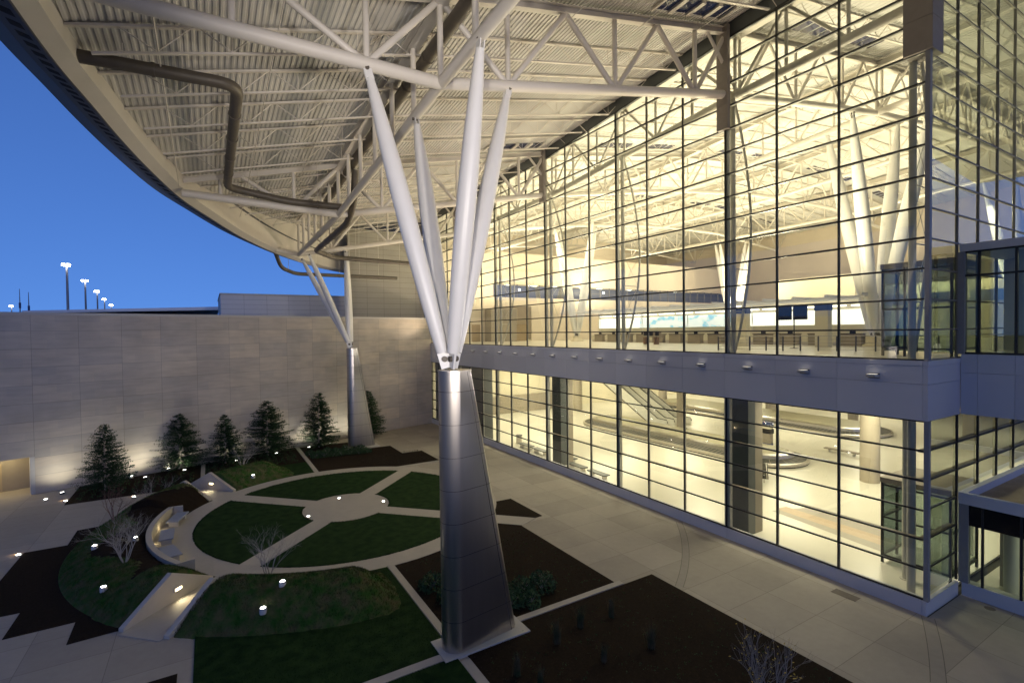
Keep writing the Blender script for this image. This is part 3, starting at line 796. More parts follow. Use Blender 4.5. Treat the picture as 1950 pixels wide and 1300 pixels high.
# left recess in hall end wall, doors and panels
mb = MB(); 
for x, w in ((34.2,1.3),(38.0,1.5),(46.8,2.3)): mb.box(x, x+w, 75.9, 75.98, 12.5, 15.4)
tp(mb, 'hall_door', mat('ochre_door', (.30,.22,.12), .5))
tp(MB().box(40.4, 45.4, 73.6, 75.8, 12.5, 18.0), 'hall_closet', TAUPE)
tp(MB().box(31.5,31.9,75.85,75.9,16.6,18.3).box(34.0,34.25,75.5,75.9,16.6,18.3).box(36.8,37.05,75.5,75.9,16.6,18.3), 'hall_wall_light', LITSTRIP)
# lower hall: left recess and dark strip
tp(MB().box(33.5, 56, 74.6, 75.8, .08, 3.0), 'dark_plinth', TAUPE)
tp(MB().box(30.5, 31.9, 58, 74, .08, 9.5), 'service_core', DARKCLAD)

# clad columns just behind the glass
COLS = []
for k, w in ((3,'near the middle of the glass front'),(9,'behind the sixth bay of glass beyond the steel column'),(15,'at the far end of the glass front')):
    y = ky(k)
    o = thing('clad_column', 'square dark clad column inside the lower hall '+w, 'column', (32,y,0), 'clad columns behind the glass')
    MB().box(-.75, 0.02, -.75, .75, .08, ZT).build('dark_face', DARKCLAD, o)
    MB().box(.025, .85, -.75, .75, .08, ZT).build('beige_face', TAUPE, o)
for (x, y), lb in (((31.55,11.75),'slim white post inside the lower corner of the glass front'),((33.2,12.6),'second slim post behind the lower glass corner')):
    o = tag(MB().tube([(x,y,.08),(x,y,ZT)], .19, 16).tube([(x,y,.08),(x,y,.12)], .3, 16).build('steel_post', INNER), lb, 'post')
for (x, y, r_), lb in zip(((51.6,22.4,.78),(80.9,50,.8),(74.5,67.7,.8),(56.45,71,.8),(81,24,.8)), ('thick round concrete column standing in the baggage hall','round column far back in the baggage hall beyond the second carousel','distant round column in the baggage hall, centre','round column near the far left end of the baggage hall','round column at the far right of the baggage hall')):
    tag(MB().tube([(x,y,.08),(x,y,4.4),(x,y,4.42),(x,y,ZT)], [r_,r_,r_*.99,r_], 28).build('round_column', mat('beige_concrete', (.40,.35,.27), .7, var=.1, scale=1) if 'beige_concrete' not in bpy.data.materials else bpy.data.materials['beige_concrete']), lb, 'column')
tag(MB().box(56.6,57.5,48.0,48.9,.08,ZT).box(56.5,57.6,47.9,49.0,.08,.3).build('square_column', TAUPE), 'plain square column between the two baggage carousels', 'column')

# carousels
def capsule(x0, x1, y0, y1, inset, z, n=14):
    r_ = (x1-x0)/2-inset; cx = (x0+x1)/2; ya = y0+(x1-x0)/2; yb = y1-(x1-x0)/2; P = []
    for i in range(n+1): a = math.pi*i/n; P.append((cx+r_*math.cos(a), yb+r_*math.sin(a), z))
    for i in range(n+1): a = math.pi+math.pi*i/n; P.append((cx+r_*math.cos(a), ya+r_*math.sin(a), z))
    return P
def carousel(x0, x1, y0, y1, lb):
    o = thing('baggage_carousel', lb, 'carousel', ((x0+x1)/2, (y0+y1)/2, .08), 'baggage carousels')
    X0, X1, Ya, Yb = -(x1-x0)/2, (x1-x0)/2, -(y1-y0)/2, (y1-y0)/2
    cp = lambda i, z: capsule(X0, X1, Ya, Yb, i, z)
    MB().loft([cp(0,0), cp(0,.12)], cap=False).build('kick_plate', BLACK, o)
    MB().loft([cp(-.02,.12), cp(-.02,.38), cp(.22,.42)], cap=False, smooth=False).build('bumper', STAIN, o)
    MB().loft([cp(.22,.40), cp(1.35,.62)], cap=False, smooth=False).build('belt', BELT, o)
    mb = MB(); A = cp(.24,.41); B = cp(1.33,.63); 
    n_ = len(A)
    for i in range(n_):
        a0, a1 = Vector(A[i]), Vector(A[(i+1)%n_]); b0, b1 = Vector(B[i]), Vector(B[(i+1)%n_])
        m_ = max(1, int((a1-a0).length/.5))
        for j in range(m_):
            t = j/m_; mb.beam(a0.lerp(a1,t)+Vector((0,0,.01)), b0.lerp(b1,t)+Vector((0,0,.01)), .05, .02)
    mb.build('slats', TAUPE, o)
    MB().loft([cp(1.35,.60), cp(1.4,.95), cp(1.9,1.05)], cap=False, smooth=False).build('inner_rim', STAIN, o)
    MB().loft([cp(1.9,1.0), cp(1.95,1.05)]).build('island_deck', mat('olive_deck', (.33,.30,.20), .5, var=.1) if 'olive_deck' not in bpy.data.materials else bpy.data.materials['olive_deck'], o)
carousel(47.4, 55.6, 28.3, 61, 'nearer oval baggage carousel with steel rim in the lower hall')
carousel(69, 79.5, 30, 68, 'far oval baggage carousel further back in the lower hall')
# escalators
def esc(x, y0, lb):
    o = thing('escalator', lb, 'escalator', (x, y0, .08), 'escalators rising to the ticket hall')
    Lh, Hh = 17.5, 9.3
    side = [(-1.6,0),(0,0),(Lh,Hh),(Lh,Hh-1.4),(1.6,-.0)]
    for s_ in (-1,1):
        mb = MB(); xs = (s_*.62, s_*.86) if s_ > 0 else (s_*.86, s_*.62)
        prof = [(-1.8,0),(-1.8,.95),(0,1.0),(Lh,Hh+1.0),(Lh,Hh-.9),(1.2,0)]
        A = [(xs[0],y,z) for y,z in prof]; B = [(xs[1],y,z) for y,z in prof]; n_ = len(prof)
        mb.add(A+B, [tuple(range(n_)), tuple(range(n_,2*n_))[::-1]]+[(i,(i+1)%n_+0,(i+1)%n_+n_,i+n_)[::-1] for i in range(n_)])
        mb.build('balustrade', mat('white_balustrade', (.7,.68,.6), .35) if 'white_balustrade' not in bpy.data.materials else bpy.data.materials['white_balustrade'], o)
        MB().tube([(s_*.74,-1.9,.6),(s_*.74,-1.7,1.03),(s_*.74,0,1.06),(s_*.74,Lh,Hh+1.06)], .06, 8).build('handrail', BELT, o)
    mb = MB()
    for i in range(40):
        y = Lh*i/40; z = Hh*i/40; mb.box(-.6,.6,y,y+Lh/40,z,z+Hh/40)
    mb.build('steps', STAIN, o)
    mb = MB(); mb.add([(-.86,0,-.0),(.86,0,-.0),(.86,Lh,Hh-1.2),(-.86,Lh,Hh-1.2),(-.86,1.6,0),(.86,1.6,0)], [(0,1,5,4),(4,5,2,3)]); mb.build('truss_casing', TAUPE, o)
esc(57.2, 52.3, 'left escalator with white balustrades climbing out of the baggage hall')
esc(60.2, 51.8, 'right escalator with white balustrades climbing out of the baggage hall')
# towers in the baggage hall
for (x, y), lb in (((57.5,36.0),'sign tower with blue bands beside the near carousel'),((81.5,37.6),'distant sign tower with blue base by the second carousel')):
    o = thing('sign_tower', lb, 'sign', (x,y,.08), 'blue banded sign towers')
    MB().box(-.3,.3,-.6,.6,.3,1.5).build('lower_panel', TAUPE, o, bevel=.02); MB().box(-.32,.32,-.62,.62,0,.3).build('base', BLUE, o)
    MB().box(-.34,.34,-.66,.66,1.5,2.05).build('screen_box', BLACK, o); MB().box(-.3,.3,-.6,.6,2.052,2.3).build('cream_band', CREAM, o); MB().box(-.32,.32,-.62,.62,2.302,2.85).build('blue_top', BLUE, o)
# benches inside at the glass
BP = [(33.3,53.0),(32.9,50.3),(32.3,44.2),(32.2,41.2),(31.9,37.7)]
b0 = None
for i, (x, y) in enumerate(((32.6,51.0),(32.6,47.9),(31.9,40.3),(31.9,37.1),(33.2,43.6))):
    if b0 is None:
        o = b0 = thing('hall_bench', '', 'bench', (x,y,.08), 'dark benches behind the lower glass')
        MB().box(-.38,.38,-1.25,1.25,.36,.48).build('seat', DARKCLAD, o, bevel=.02)
        for s_ in (-1,1):
            MB().box(-.3,.3,s_*.9-.03,s_*.9+.03,0,.36).build('leg', STAIN, o)
    else: o = copy_tree(b0, (x,y,.08))
    o['label'] = ('flat dark bench in the lower hall, farthest from the glass corner','flat dark bench just left of the second clad column','flat dark bench third from the far end behind the lower glass','flat dark bench nearest to the glass corner','small dark bench tucked beside the second clad column')[i]
bn = None
for (x, y), lb in (((33.4,53.9),'steel litter bin beside the farthest dark bench'),((50.6,20.0),'round steel litter bin at the foot of the thick round column'),((52.6,19.3),'second round bin, just right of the first by the thick column')):
    if bn is None:
        o = bn = thing('litter_bin', lb, 'bin', (x,y,.08), 'litter bins in the hall')
        MB().lathe((0,0,0), [(.38,0),(.38,.95)], 18).build('body', STAIN, o); MB().lathe((0,0,.951), [(.41,0),(.41,.08),(.3,.1)], 18).build('lid', BELT, o)
    else: copy_tree(bn, (x,y,.08), label=lb)
for (px, py, w, hgt), lb in (((1603,858,3.6,.3),'low flat luggage bench between the carousels'),((1500,788,3.2,.3),'farther low bench behind the second carousel')):
    p = at(px, py, .4); o = thing('low_bench', lb, 'bench', (p.x,p.y,.08), 'low hall benches')
    MB().box(-.3,.3,-w/2,w/2,.3,.42).build('seat', TAUPE, o); 
    for s_ in (-1,1): MB().box(-.25,.25,s_*w*.35-.05,s_*w*.35+.05,0,.3).build('leg', STAIN, o)
p = at(1455, 897, .8); q = at(1490, 880, .8)
o = thing('roller_conveyor', 'dark tilted roller table just behind the clad column', 'conveyor', (p.x,p.y,.08))
MB().beam((-1.6,-.9,.55),(1.6,1.2,.95),.9,.12).build('bed', BLACK, o); MB().beam((-1.6,-1.3,.65),(1.6,.8,1.05),.06,.14).build('side_rail', STAIN, o)
for s_ in (-1,1): MB().beam((s_*1.1,s_*.7,0),(s_*1.1,s_*.7,.7),.08,.08,up=(1,0,0)).build('leg', STAIN, o)
# floor inlay
for pts, m_, lb in (([(1470,972),(1545,965),(1700,1012),(1700,1058)], mat('grey_inlay', (.34,.31,.26), .4), ''), ([(1478,968),(1497,964),(1700,1028),(1700,1045)], mat('orange_inlay', (.46,.35,.24), .4), '')):
    z = .084 if 'grey' in m_.name else .088
    mb = MB(); mb.add([at(x, y, z) for x, y in pts], [(0,1,2,3)]); tag(mb.build('pavement', m_), kind='structure')

# ---- upper hall furniture
ccol = mat('counter_laminate', (.30,.25,.18), .45, var=.08)
cab = None
for i in range(13):
    y = 23.9+i*2.9
    if cab is None:
        o = cab = thing('checkin_counter', '', 'counter', (50.4,y,12.48), 'check-in counters under the lit canopy')
        MB().box(0,.8,-1.3,.5,0,1.1).build('desk', ccol, o, bevel=.02); MB().box(-.1,.9,-1.33,.53,1.101,1.15).build('desk_top', BLACK, o)
        MB().box(.1,1.2,.55,1.15,0,.35).build('scale_plate', STAIN, o); MB().box(.05,.12,.58,1.12,.352,1.0).build('lit_panel', CREAM, o)
        MB().box(.3,.38,-.7,-.2,1.152,1.5).build('screen', BLACK, o)
    else: o = copy_tree(cab, (50.4,y,12.48))
    o['label'] = 'check-in counter with black screen, %s from the near end of the lit row' % words[i]
o = thing('checkin_backdrop', 'long wall behind the check-in counters with lit blue and white map mural', 'wall', (53.2,47,12.48))
MB().box(0,.3,-25.5,14.5,0,4.3).build('wall', CREAM, o)
def mural():
    m, nt, b = newmat('map_mural'); N = nt.nodes.new; L = nt.links.new
    ge = N('ShaderNodeTexCoord'); mp = N('ShaderNodeMapping'); mp.inputs['Scale'].default_value = (1,.5,.9); L(ge.outputs['Object'], mp.inputs[0])
    no = N('ShaderNodeTexNoise'); no.inputs['Scale'].default_value = 1.2; no.inputs['Detail'].default_value = 6; L(mp.outputs[0], no.inputs[0])
    cr = N('ShaderNodeValToRGB'); cr.color_ramp.elements[0].position = .50; cr.color_ramp.elements[0].color = (.86,.93,.90,1)
    cr.color_ramp.elements[1].position = .60; cr.color_ramp.elements[1].color = (.30,.58,.76,1)
    L(no.outputs[0], cr.inputs[0]); L(cr.outputs[0], b.inputs['Base Color']); L(cr.outputs[0], b.inputs['Emission Color']); b.inputs['Emission Strength'].default_value = .7
    return m
MB().box(-.06,-.01,-10.5,5.5,2.0,3.45).build('mural', mural(), o)
MB().box(-.06,-.01,5.55,14.3,2.0,3.45).box(-.06,-.01,-25.3,-10.55,2.0,3.45).build('lightbox', emit('white_lightbox', (1,.97,.85), 1.1), o)
mb = MB()
for i in range(13): mb.box(-.5,-.3,-25+i*3,-22.5+i*3,3.75,3.87)
mb.build('strip_light', LITSTRIP, o)
o = thing('slatted_canopy', 'white slatted canopy hanging over the check-in counters', 'canopy', (51,47,16.8))
mb = MB()
for i in range(9): mb.box(-2.6+i*.55,-2.45+i*.55,-25.5,14.5,0,.18)
mb.build('slats', WHITE, o)
mb = MB()
for i in range(14): mb.box(-2.7,2.2,-25.4+i*3,-25.25+i*3,.19,.4)
mb.build('ribs', WHITE, o)
for s_ in (-24,-12,-3,5,14): MB().tube([(2,s_,.2),(2.4,s_,-4.7)], .07, 6).build('hanger', WHITE, o)
for (x, y), lb in (((46,31.3),'beige display pylon with blue head, left of the black monitors'),((46,23.6),'beige display pylon with blue head, right of the black monitors')):
    o = thing('display_pylon', lb, 'pylon', (x,y,12.48), 'blue headed pylons in the ticket hall')
    MB().box(-.35,.35,-.55,.55,0,3.2).build('body', CREAM, o, bevel=.03); MB().box(-.37,.37,-.58,.58,3.2,3.75).build('blue_head', BLUE, o)
o = thing('flight_monitor', 'pair of black hanging screens over the ticket hall', 'monitor', (42,24,12.48))
for s_ in (.68,-.62):
    MB().box(-.12,.12,s_-.55,s_+.55,2.4,3.55).build('screen', BLACK, o, bevel=.02)
MB().tube([(0.2,0,0),(0.2,0,3.5)], .05, 8).build('pole', FRAME, o); MB().lathe((.2,0,0), [(.35,0),(.3,.04)], 16).build('base', FRAME, o)
tk = None
for (px, py), lb in (((1240,655),'brown self-service kiosk desk with black screens, left in the ticket hall'),((1480,645),'self-service kiosk right of the left pylon'),((1555,646),'self-service kiosk under the black monitors'),((1385,652),'brown wooden podium by the end of the counters')):
    p = at(px, py, 12.5)
    if tk is None:
        o = tk = thing('ticket_kiosk', lb, 'kiosk', (p.x,p.y,12.48), 'kiosks in the ticket hall')
        for s_ in (-.8,.8): MB().box(-.25,.25,s_-.2,s_+.2,0,.85).build('pedestal', WOOD, o)
        MB().box(-.5,.5,-1.5,1.5,.851,1.0).build('desk', ccol, o, bevel=.02)
        for s_ in (-.9,.0,.9): MB().beam((0,s_-.25,1.22),(0,s_+.25,1.22),.06,.42).build('screen', BLACK, o)
        MB().box(.1,.2,-1.4,1.4,1.001,1.55).build('back_panel', ccol, o)
    else: copy_tree(tk, (p.x,p.y,12.48), .3, label=lb)
o = thing('railing', 'grey balustrade of posts and rails along the edge of the ticket hall', 'railing', (35,26,12.48))
A = Vector((0,0,0)); B = Vector((6.6,-12,0)); L_ = (B-A).length; mb = MB(); d = (B-A)/L_
for i in range(13): q = A+d*(L_*i/12); mb.box(q.x-.04,q.x+.04,q.y-.04,q.y+.04,0,1.1)
mb.build('posts', RIMDARK, o)
mb = MB()
for z in (1.1,.85,.6,.35,.12): mb.tube([A+Vector((0,0,z)), B+Vector((0,0,z))], .04 if z > 1 else .02, 6)
mb.build('rails', STAIN, o)
# glass vestibules inside
def vestib(z0, z1, lb):
    o = thing('glass_vestibule', lb, 'vestibule', (36.3,12.6,z0), 'glass vestibules inside the corner')
    X0, X1, Ya, Yb, h = -1.8, 2.0, -1.55, 1.7, z1-z0
    mb = MB()
    for x in (X0, 0.1, X1):
        for y in (Ya, Yb): mb.box(x-.06,x+.06,y-.06,y+.06,0,h)
    for y in (-.5,.6): mb.box(X0-.06,X0+.06,y-.05,y+.05,0,h)
    for z in (.4, 2.7, h-.2):
        for y in (Ya, Yb): mb.box(X0+.06,X1-.06,y-.045,y+.045,z,z+.1)
        mb.box(X0-.045,X0+.045,Ya+.06,Yb-.06,z,z+.1)
    mb.build('frame', FRAME, o)
    mb = MB(); mb.add([(X0,Ya,.3),(X0,Yb,.3),(X0,Yb,h),(X0,Ya,h)], [(0,1,2,3)]); mb.add([(X0,Yb,.3),(X1,Yb,.3),(X1,Yb,h),(X0,Yb,h)], [(0,1,2,3)]); mb.add([(X0,Ya,.3),(X1,Ya,.3),(X1,Ya,h),(X0,Ya,h)], [(0,1,2,3)])
    mb.build('glass', glass('dark_vestibule_glass', (.30,.38,.34), 3.) if 'dark_vestibule_glass' not in bpy.data.materials else bpy.data.materials['dark_vestibule_glass'], o)
    MB().box(X0-.1,X1+.1,Ya-.1,Yb+.1,h,h+.3).build('roof', TAUPE, o)
vestib(.08, 4.9, 'glass vestibule with dark frame on the lower floor at the corner')
vestib(12.48, 17.6, 'dark glass vestibule on the upper floor at the corner')

# ---- bridge box and vestibule outside at right
BR = thing('glass_bridge', 'upper level glass link with grey panel base right of the corner', 'bridge', (33.75,10.4,ZT))
def bpn(mb, n_, m_, par=BR):
    o = mb.build(n_, m_); o.parent = par; o.matrix_parent_inverse = Matrix.Translation(-Vector(par.location)); return o
ys_ = [10.35, 9.75, 8.35, 5.2, 2.0, -1.2, -4.4, -7.6, -10.8]
ys_[0] = 10.435
for a, b in zip(ys_, ys_[1:]):
    bpn(MB().box(33.76, 34.2, b+.006, a-.006, ZT+.05, 11.75), 'band_panel', PANEL); bpn(MB().box(33.76, 34.2, b+.006, a-.006, 11.765, 12.72), 'band_panel', PANEL)
    mb = MB(); mb.add([(33.9,a,12.75),(33.9,b,12.75),(33.9,b,18.05),(33.9,a,18.05)], [(0,1,2,3)]); bpn(mb, 'glass_pane', GLASSG)
    bpn(MB().box(33.82, 33.98, b-.05, b+.05, 12.73, 18.05), 'mullion', FRAME)
bpn(MB().box(33.8, 33.95, -10.8, 10.3, 16.75, 16.85).box(33.8, 33.95, -10.8, 10.3, 12.73, 12.83).box(33.8,33.95,-10.8,10.3,17.98,18.06), 'transom', FRAME)
bpn(MB().box(33.7, 34.0, 10.28, 10.56, 12.73, 18.05), 'corner_post', bpy.data.materials['grey_post'])
bpn(MB().box(33.72, 40.5, -10.9, 10.5, 18.06, 18.45), 'roof', PANEL)
bpn(MB().box(34.2, 40.2, -10.8, 10.4, ZT+.05, 12.7), 'floor', TERR)
bpn(MB().box(40.0, 40.2, -10.8, 10.4, 12.72, 18.05), 'rear_wall', CONC)
bpn(MB().tube([(36.3,8.6,12.7),(36.3,8.6,18.05)], .42, 20), 'round_column', CREAM)
bpn(MB().box(38,38.7,6.2,7.4,12.7,18.05), 'inner_pier', CONC)
bpn(MB().tube([(34.3,10.2,13.75),(34.3,-10,13.75)], .03, 6).tube([(34.3,10.2,13.6),(34.3,-10,13.6)], .015, 6), 'handrail', STAIN)
VE = thing('entrance_vestibule', 'low ground floor glass entrance with flat ballasted roof at the right edge', 'building', (33.8,10.3,0))
bpn(MB().box(33.82, 34.4, -12, 10.36, -.05, .70), 'base_panel', PANEL, VE)
bpn(MB().box(33.76, 33.99, -12, 10.5, 4.86, 5.45).box(33.99, 48, 10.2, 10.5, 4.86, 5.45).box(47.8,48,-12,10.2,4.86,5.45), 'parapet', PANEL, VE)
bpn(MB().box(34.0, 47.8, -12, 10.2, 4.9, 5.05), 'roof', mat('ballast_roof', (.42,.34,.22), .9, var=.35, scale=1.2, bump=.4), VE)
bpn(MB().box(33.8, 34.1, 10.1, 10.5, .7, 4.86), 'corner_post', bpy.data.materials['grey_post'], VE)
for a, b in zip((10.1, 9.55, 8.1, 6.6, 5.1, 3.6, 2.1), (9.55, 8.1, 6.6, 5.1, 3.6, 2.1, .6)):
    bpn(MB().box(33.84,33.96,b-.05,b+.05,.7,4.86), 'mullion', FRAME, VE)
    mb = MB(); mb.add([(33.9,a,.7),(33.9,b,.7),(33.9,b,3.75),(33.9,a,3.75)], [(0,1,2,3)]); bpn(mb, 'glass_pane', GLASSG, VE)
bpn(MB().box(33.88,34.0,-12,10.1,3.76,4.86), 'dark_spandrel', BLACK, VE)
bpn(MB().box(34.4, 47.8, -12, 10.4, -.05, .06), 'floor', TERR, VE)
bpn(MB().box(40, 40.2, -12, 10.4, .06, 4.9), 'back_wall', CONC, VE)
bpn(MB().tube([(36.0,9.0,.06),(36.0,9.0,4.86)], .3, 18), 'round_column', WHITE, VE)
bpn(MB().box(36.6,37.6,9.4,9.6,.06,4.8), 'pier', CONC, VE)
bpn(MB().box(39.8,39.9,3,8.4,.1,.35).box(39.8,39.9,3,8.4,1.0,1.1).box(39.8,39.9,3,8.4,3.0,3.1), 'door_frame', WHITE, VE)
area_specs = []

# ------------------------------------------------------------------ canopy roof
CRF = thing('canopy_roof', 'curved canopy roof of ribbed metal deck carried on white trusses', 'roof', (9.4,21.64,25))
def rp(mb, name, m, parent=None):
    o = mb.build(name, m)
    if parent is None: o.parent = CRF; o.matrix_parent_inverse = Matrix.Translation(-Vector((9.4,21.64,25)))
    else: o.parent = parent
    return o
XM = 114.
xs = []; x = -9.0; i = 0
while x < XM:
    p = .27 if x < 31 else .54
    xs += [(x,0),(x+p*.36,0),(x+p*.5,1),(x+p*.86,1)]; x += p
yr = [-12+1.77*i for i in range(int(112/1.77)+2)]
def xlim(y): return xe(y)-.9+1.0 if y < 84 else 22+(y-84)*1.4
def deck(xa, xb_, nm):
    sel = [q for q in xs if xa <= q[0] <= xb_]; vs = []; fs = []; n_ = len(sel)
    for y in yr:
        xl = xlim(y)-.3
        for (x, h) in sel:
            xx = max(x, xl) if xa < 20 else x
            vs.append((xx, y, zdk(xx, y)+(.05 if h else 0)))
    for j in range(len(yr)-1):
        for i in range(n_-1):
            a = j*n_+i; b = a+1; c = a+1+n_; d = a+n_
            if abs(vs[a][0]-vs[b][0]) < 1e-6 and abs(vs[d][0]-vs[c][0]) < 1e-6: continue
            fs.append((a, d, c, b))
    mb = MB(); mb.add(vs, fs); rp(mb, nm, DECK)
deck(-9, 30.5, 'roof_deck'); deck(30.3, XM, 'hall_roof_deck')
# outer skin
vs = []; fs = []; XS2 = [-9+3.2*i for i in range(39)]
for y in yr:
    for x in XS2:
        xx = max(x, xlim(y)-.3); vs.append((xx, y, zdk(xx, y)+.5))
for j in range(len(yr)-1):
    for i in range(len(XS2)-1):
        a = j*len(XS2)+i; fs.append((a, a+1, a+1+len(XS2), a+len(XS2)))
mb = MB(); mb.add(vs, fs, True); rp(mb, 'roof_skin', RIMDARK)
# rim
def rim_frames():
    out = []
    for i, p in enumerate(ED):
        a = ED[max(i-1,0)]; b = ED[min(i+1,len(ED)-1)]
        t = Vector((b[1]-a[1], b[0]-a[0], 0)).normalized(); nrm = Vector((-t.y, t.x, 0))
        out.append((Vector((p[1], p[0], 0)), nrm, p[2]))
    return out
RF = rim_frames()
def rimloft(prof, smooth=False):
    mb = MB(); mb.loft([[c+nr*o_+Vector((0,0,(z if z is not None else 0)+ze)) for o_, z in prof] for c, nr, ze in RF], closed=False, smooth=smooth, cap=False); return mb
# inner girder follows the deck height
mb = MB(); rr = []
for c, nr, ze in RF:
    q = c-nr*.62; top = zdk(q.x, q.y)+.02
    rr.append([Vector((q.x, q.y, max(top, ze+.5))), Vector((q.x, q.y, ze+.28)), Vector((c.x, c.y, ze))])
mb.loft(rr, closed=False, smooth=False, cap=False); rp(mb, 'edge_girder', STEEL)
rp(rimloft([(0.003,0),(.06,-.03),(.9,.24),(1.75,.62)], False), 'edge_soffit', RIMDARK)
rp(rimloft([(1.75,.62),(2.0,.95),(2.02,1.35),(1.8,1.8),(1.2,2.1),(-.9,2.3)], True), 'edge_fascia', RIMDARK)
for i in range(0, len(RF)-1):
    c0, n0, z0 = RF[i]; c1, n1, z1 = RF[i+1]
    L_ = (c1-c0).length; m_ = max(1, round(L_/1.15)); mb = MB(); ok = False
    for j in range(m_):
        t = (j+.2)/m_; t2 = (j+.75)/m_
        pts = []
        for tt, oo in ((t,.22),(t2,.22),(t2,.62),(t,.62)):
            c = c0.lerp(c1,tt); nn = n0.lerp(n1,tt); pts.append(c+nn*oo+Vector((0,0, z0+(z1-z0)*tt-.035+(oo-.06)*.3214)))
        up = Vector((0,0,.02)); mb.add(pts+[q+up for q in pts], [(0,1,2,3),(0,4,5,1),(1,5,6,2),(2,6,7,3),(3,7,4,0)]); ok = True
    if ok and c0.y > 12: rp(mb, 'soffit_vent', VENT)

# trusses across
def truss(Y, xl, ext_sub=True):
    XR = 110
    t = MB().tube([(xl,Y,zb(0,Y)+.35 if Y > 30 else zb(0,Y)),(9.4,Y,zb(9.4,Y))], .29, 16).tube([(9.4,Y,zb(9.4,Y)),(29.7,Y,zb(29.7,Y))], .28, 16).build('roof_truss', STEEL)
    t.parent = CRF; t.matrix_parent_inverse = Matrix.Translation(-Vector((9.4,21.64,25)))
    def sp_(mb, n_, m_=STEEL): o = mb.build(n_, m_); o.parent = t; return o
    inx = [31.5+6.8*i for i in range(12)]
    sp_(MB().tube([(30.5,Y,zb(30.5,Y))]+[(x,Y,zb(x,Y)) for x in inx if x < XR], .26, 10), 'bottom_chord')
    tx = [x for x in (-6,-1.3,3,9.3,13.05,20.2,30.5,50,68,85,109) if x >= xl-.5]
    if xl > tx[0]: pass
    mb = MB()
    for a, b in zip(tx, tx[1:]):
        a_ = max(a, xlim(Y)); 
        if a_ >= b: continue
        for dz, w, h in ((.19,.38,.05),(0,.06,.34),(-.19,.38,.05)): mb.beam((a_,Y,zt(a_,Y)+.25+dz),(b,Y,zt(b,Y)+.25+dz),w,h)
    sp_(mb, 'top_chord')
    bn_ = [6.0,13.0,20.1,26.9]; tn = [2.4,9.4,16.6,23.5,30.0]
    ext = []
    for x in bn_+[9.4]+([1.0] if xl < -1 and Y < 50 else []): ext.append(((x,zb(x,Y)),(x,zt(x,Y)+.1)))
    for x in bn_:
        i = bn_.index(x)
        ext.append(((x,zb(x,Y)),(tn[i],zt(tn[i],Y)+.1))); ext.append(((x,zb(x,Y)),(tn[i+1],zt(tn[i+1],Y)+.1)))
    for (xa, za), (xb2, zb2) in ext:
        if min(xa, xb2) < xlim(Y)+.4: continue
        sp_(MB().tube([(xa,Y,za),(xb2,Y,zb2)], .155 if xa != xb2 else .14, 10), 'web_member')
    mb = MB()
    for x in inx:
        mb.tube([(x,Y,zb(x,Y)),(x,Y,zt(x,Y)+.1)], .12, 6)
        for s_ in (-3.4,3.4): mb.tube([(x,Y,zb(x,Y)),(x+s_,Y,zt(x+s_,Y)+.1)], .12, 6)
    sp_(mb, 'inner_web')
    return t
truss(.36, -5.3); truss(21.64, -4.6); truss(42.9, -1.4); truss(64.1, 6.9)
truss_inside = []
def itruss(Y):
    mb = MB(); mb.tube([(31+6.8*i,Y,zb(31+6.8*i,Y)) for i in range(12)], .24, 8)
    for i in range(12):
        x = 31+6.8*i; mb.tube([(x,Y,zb(x,Y)),(x,Y,zt(x,Y)+.1)], .11, 6)
        for s_ in (-3.4,3.4): mb.tube([(x,Y,zb(x,Y)),(x+s_,Y,zt(x+s_,Y)+.1)], .11, 6)
    rp(mb, 'hall_truss', STEEL)
itruss(85.3)
# lengthwise trusses
def ltruss(X, y0, y1, r_, inside=False, top=True):
    yy = [y0]+[y for y in (.36,21.64,42.9,64.1,85.3) if y0 < y < y1]+[y1]
    f = lambda y: zb(X, y)
    t = MB().tube([(X,y,f(y)) for y in yy], r_, 14).build('lengthwise_truss', STEEL)
    t.parent = CRF; t.matrix_parent_inverse = Matrix.Translation(-Vector((9.4,21.64,25)))
    def sp_(mb, n_): o = mb.build(n_, STEEL); o.parent = t; return o
    mb = MB(); 
    for a, b in zip(yy, yy[1:]):
        for dz, w, h in ((.3,.6,.06),(0,.07,.6),(-.3,.6,.06)): mb.beam((X,a,zt(X,a)+.12+dz),(X,b,zt(X,b)+.12+dz),w,h)
    sp_(mb, 'top_chord')
    y = 21.64-3.542*6; k = 0; mb = MB()
    while y < y1:
        if y > y0:
            mb.tube([(X,y,f(y)),(X,y,zt(X,y))], .15 if not inside else .11, 8)
            if k % 2 == 0 and inside:
                for s_ in (-3.542, 3.542):
                    if y0 < y+s_ < y1: mb.tube([(X,y,f(y)),(X,y+s_,zt(X,y+s_))], .11, 8)
        y += 3.542; k += 1
    sp_(mb, 'webs')
ltruss(9.4, -6, 64.6, .26)
ltruss(31.0, 11.6, 76, .27, True); ltruss(50.9, 11, 95, .28, True); ltruss(71, 11, 95, .25, True); ltruss(91, 11, 95, .28, True)
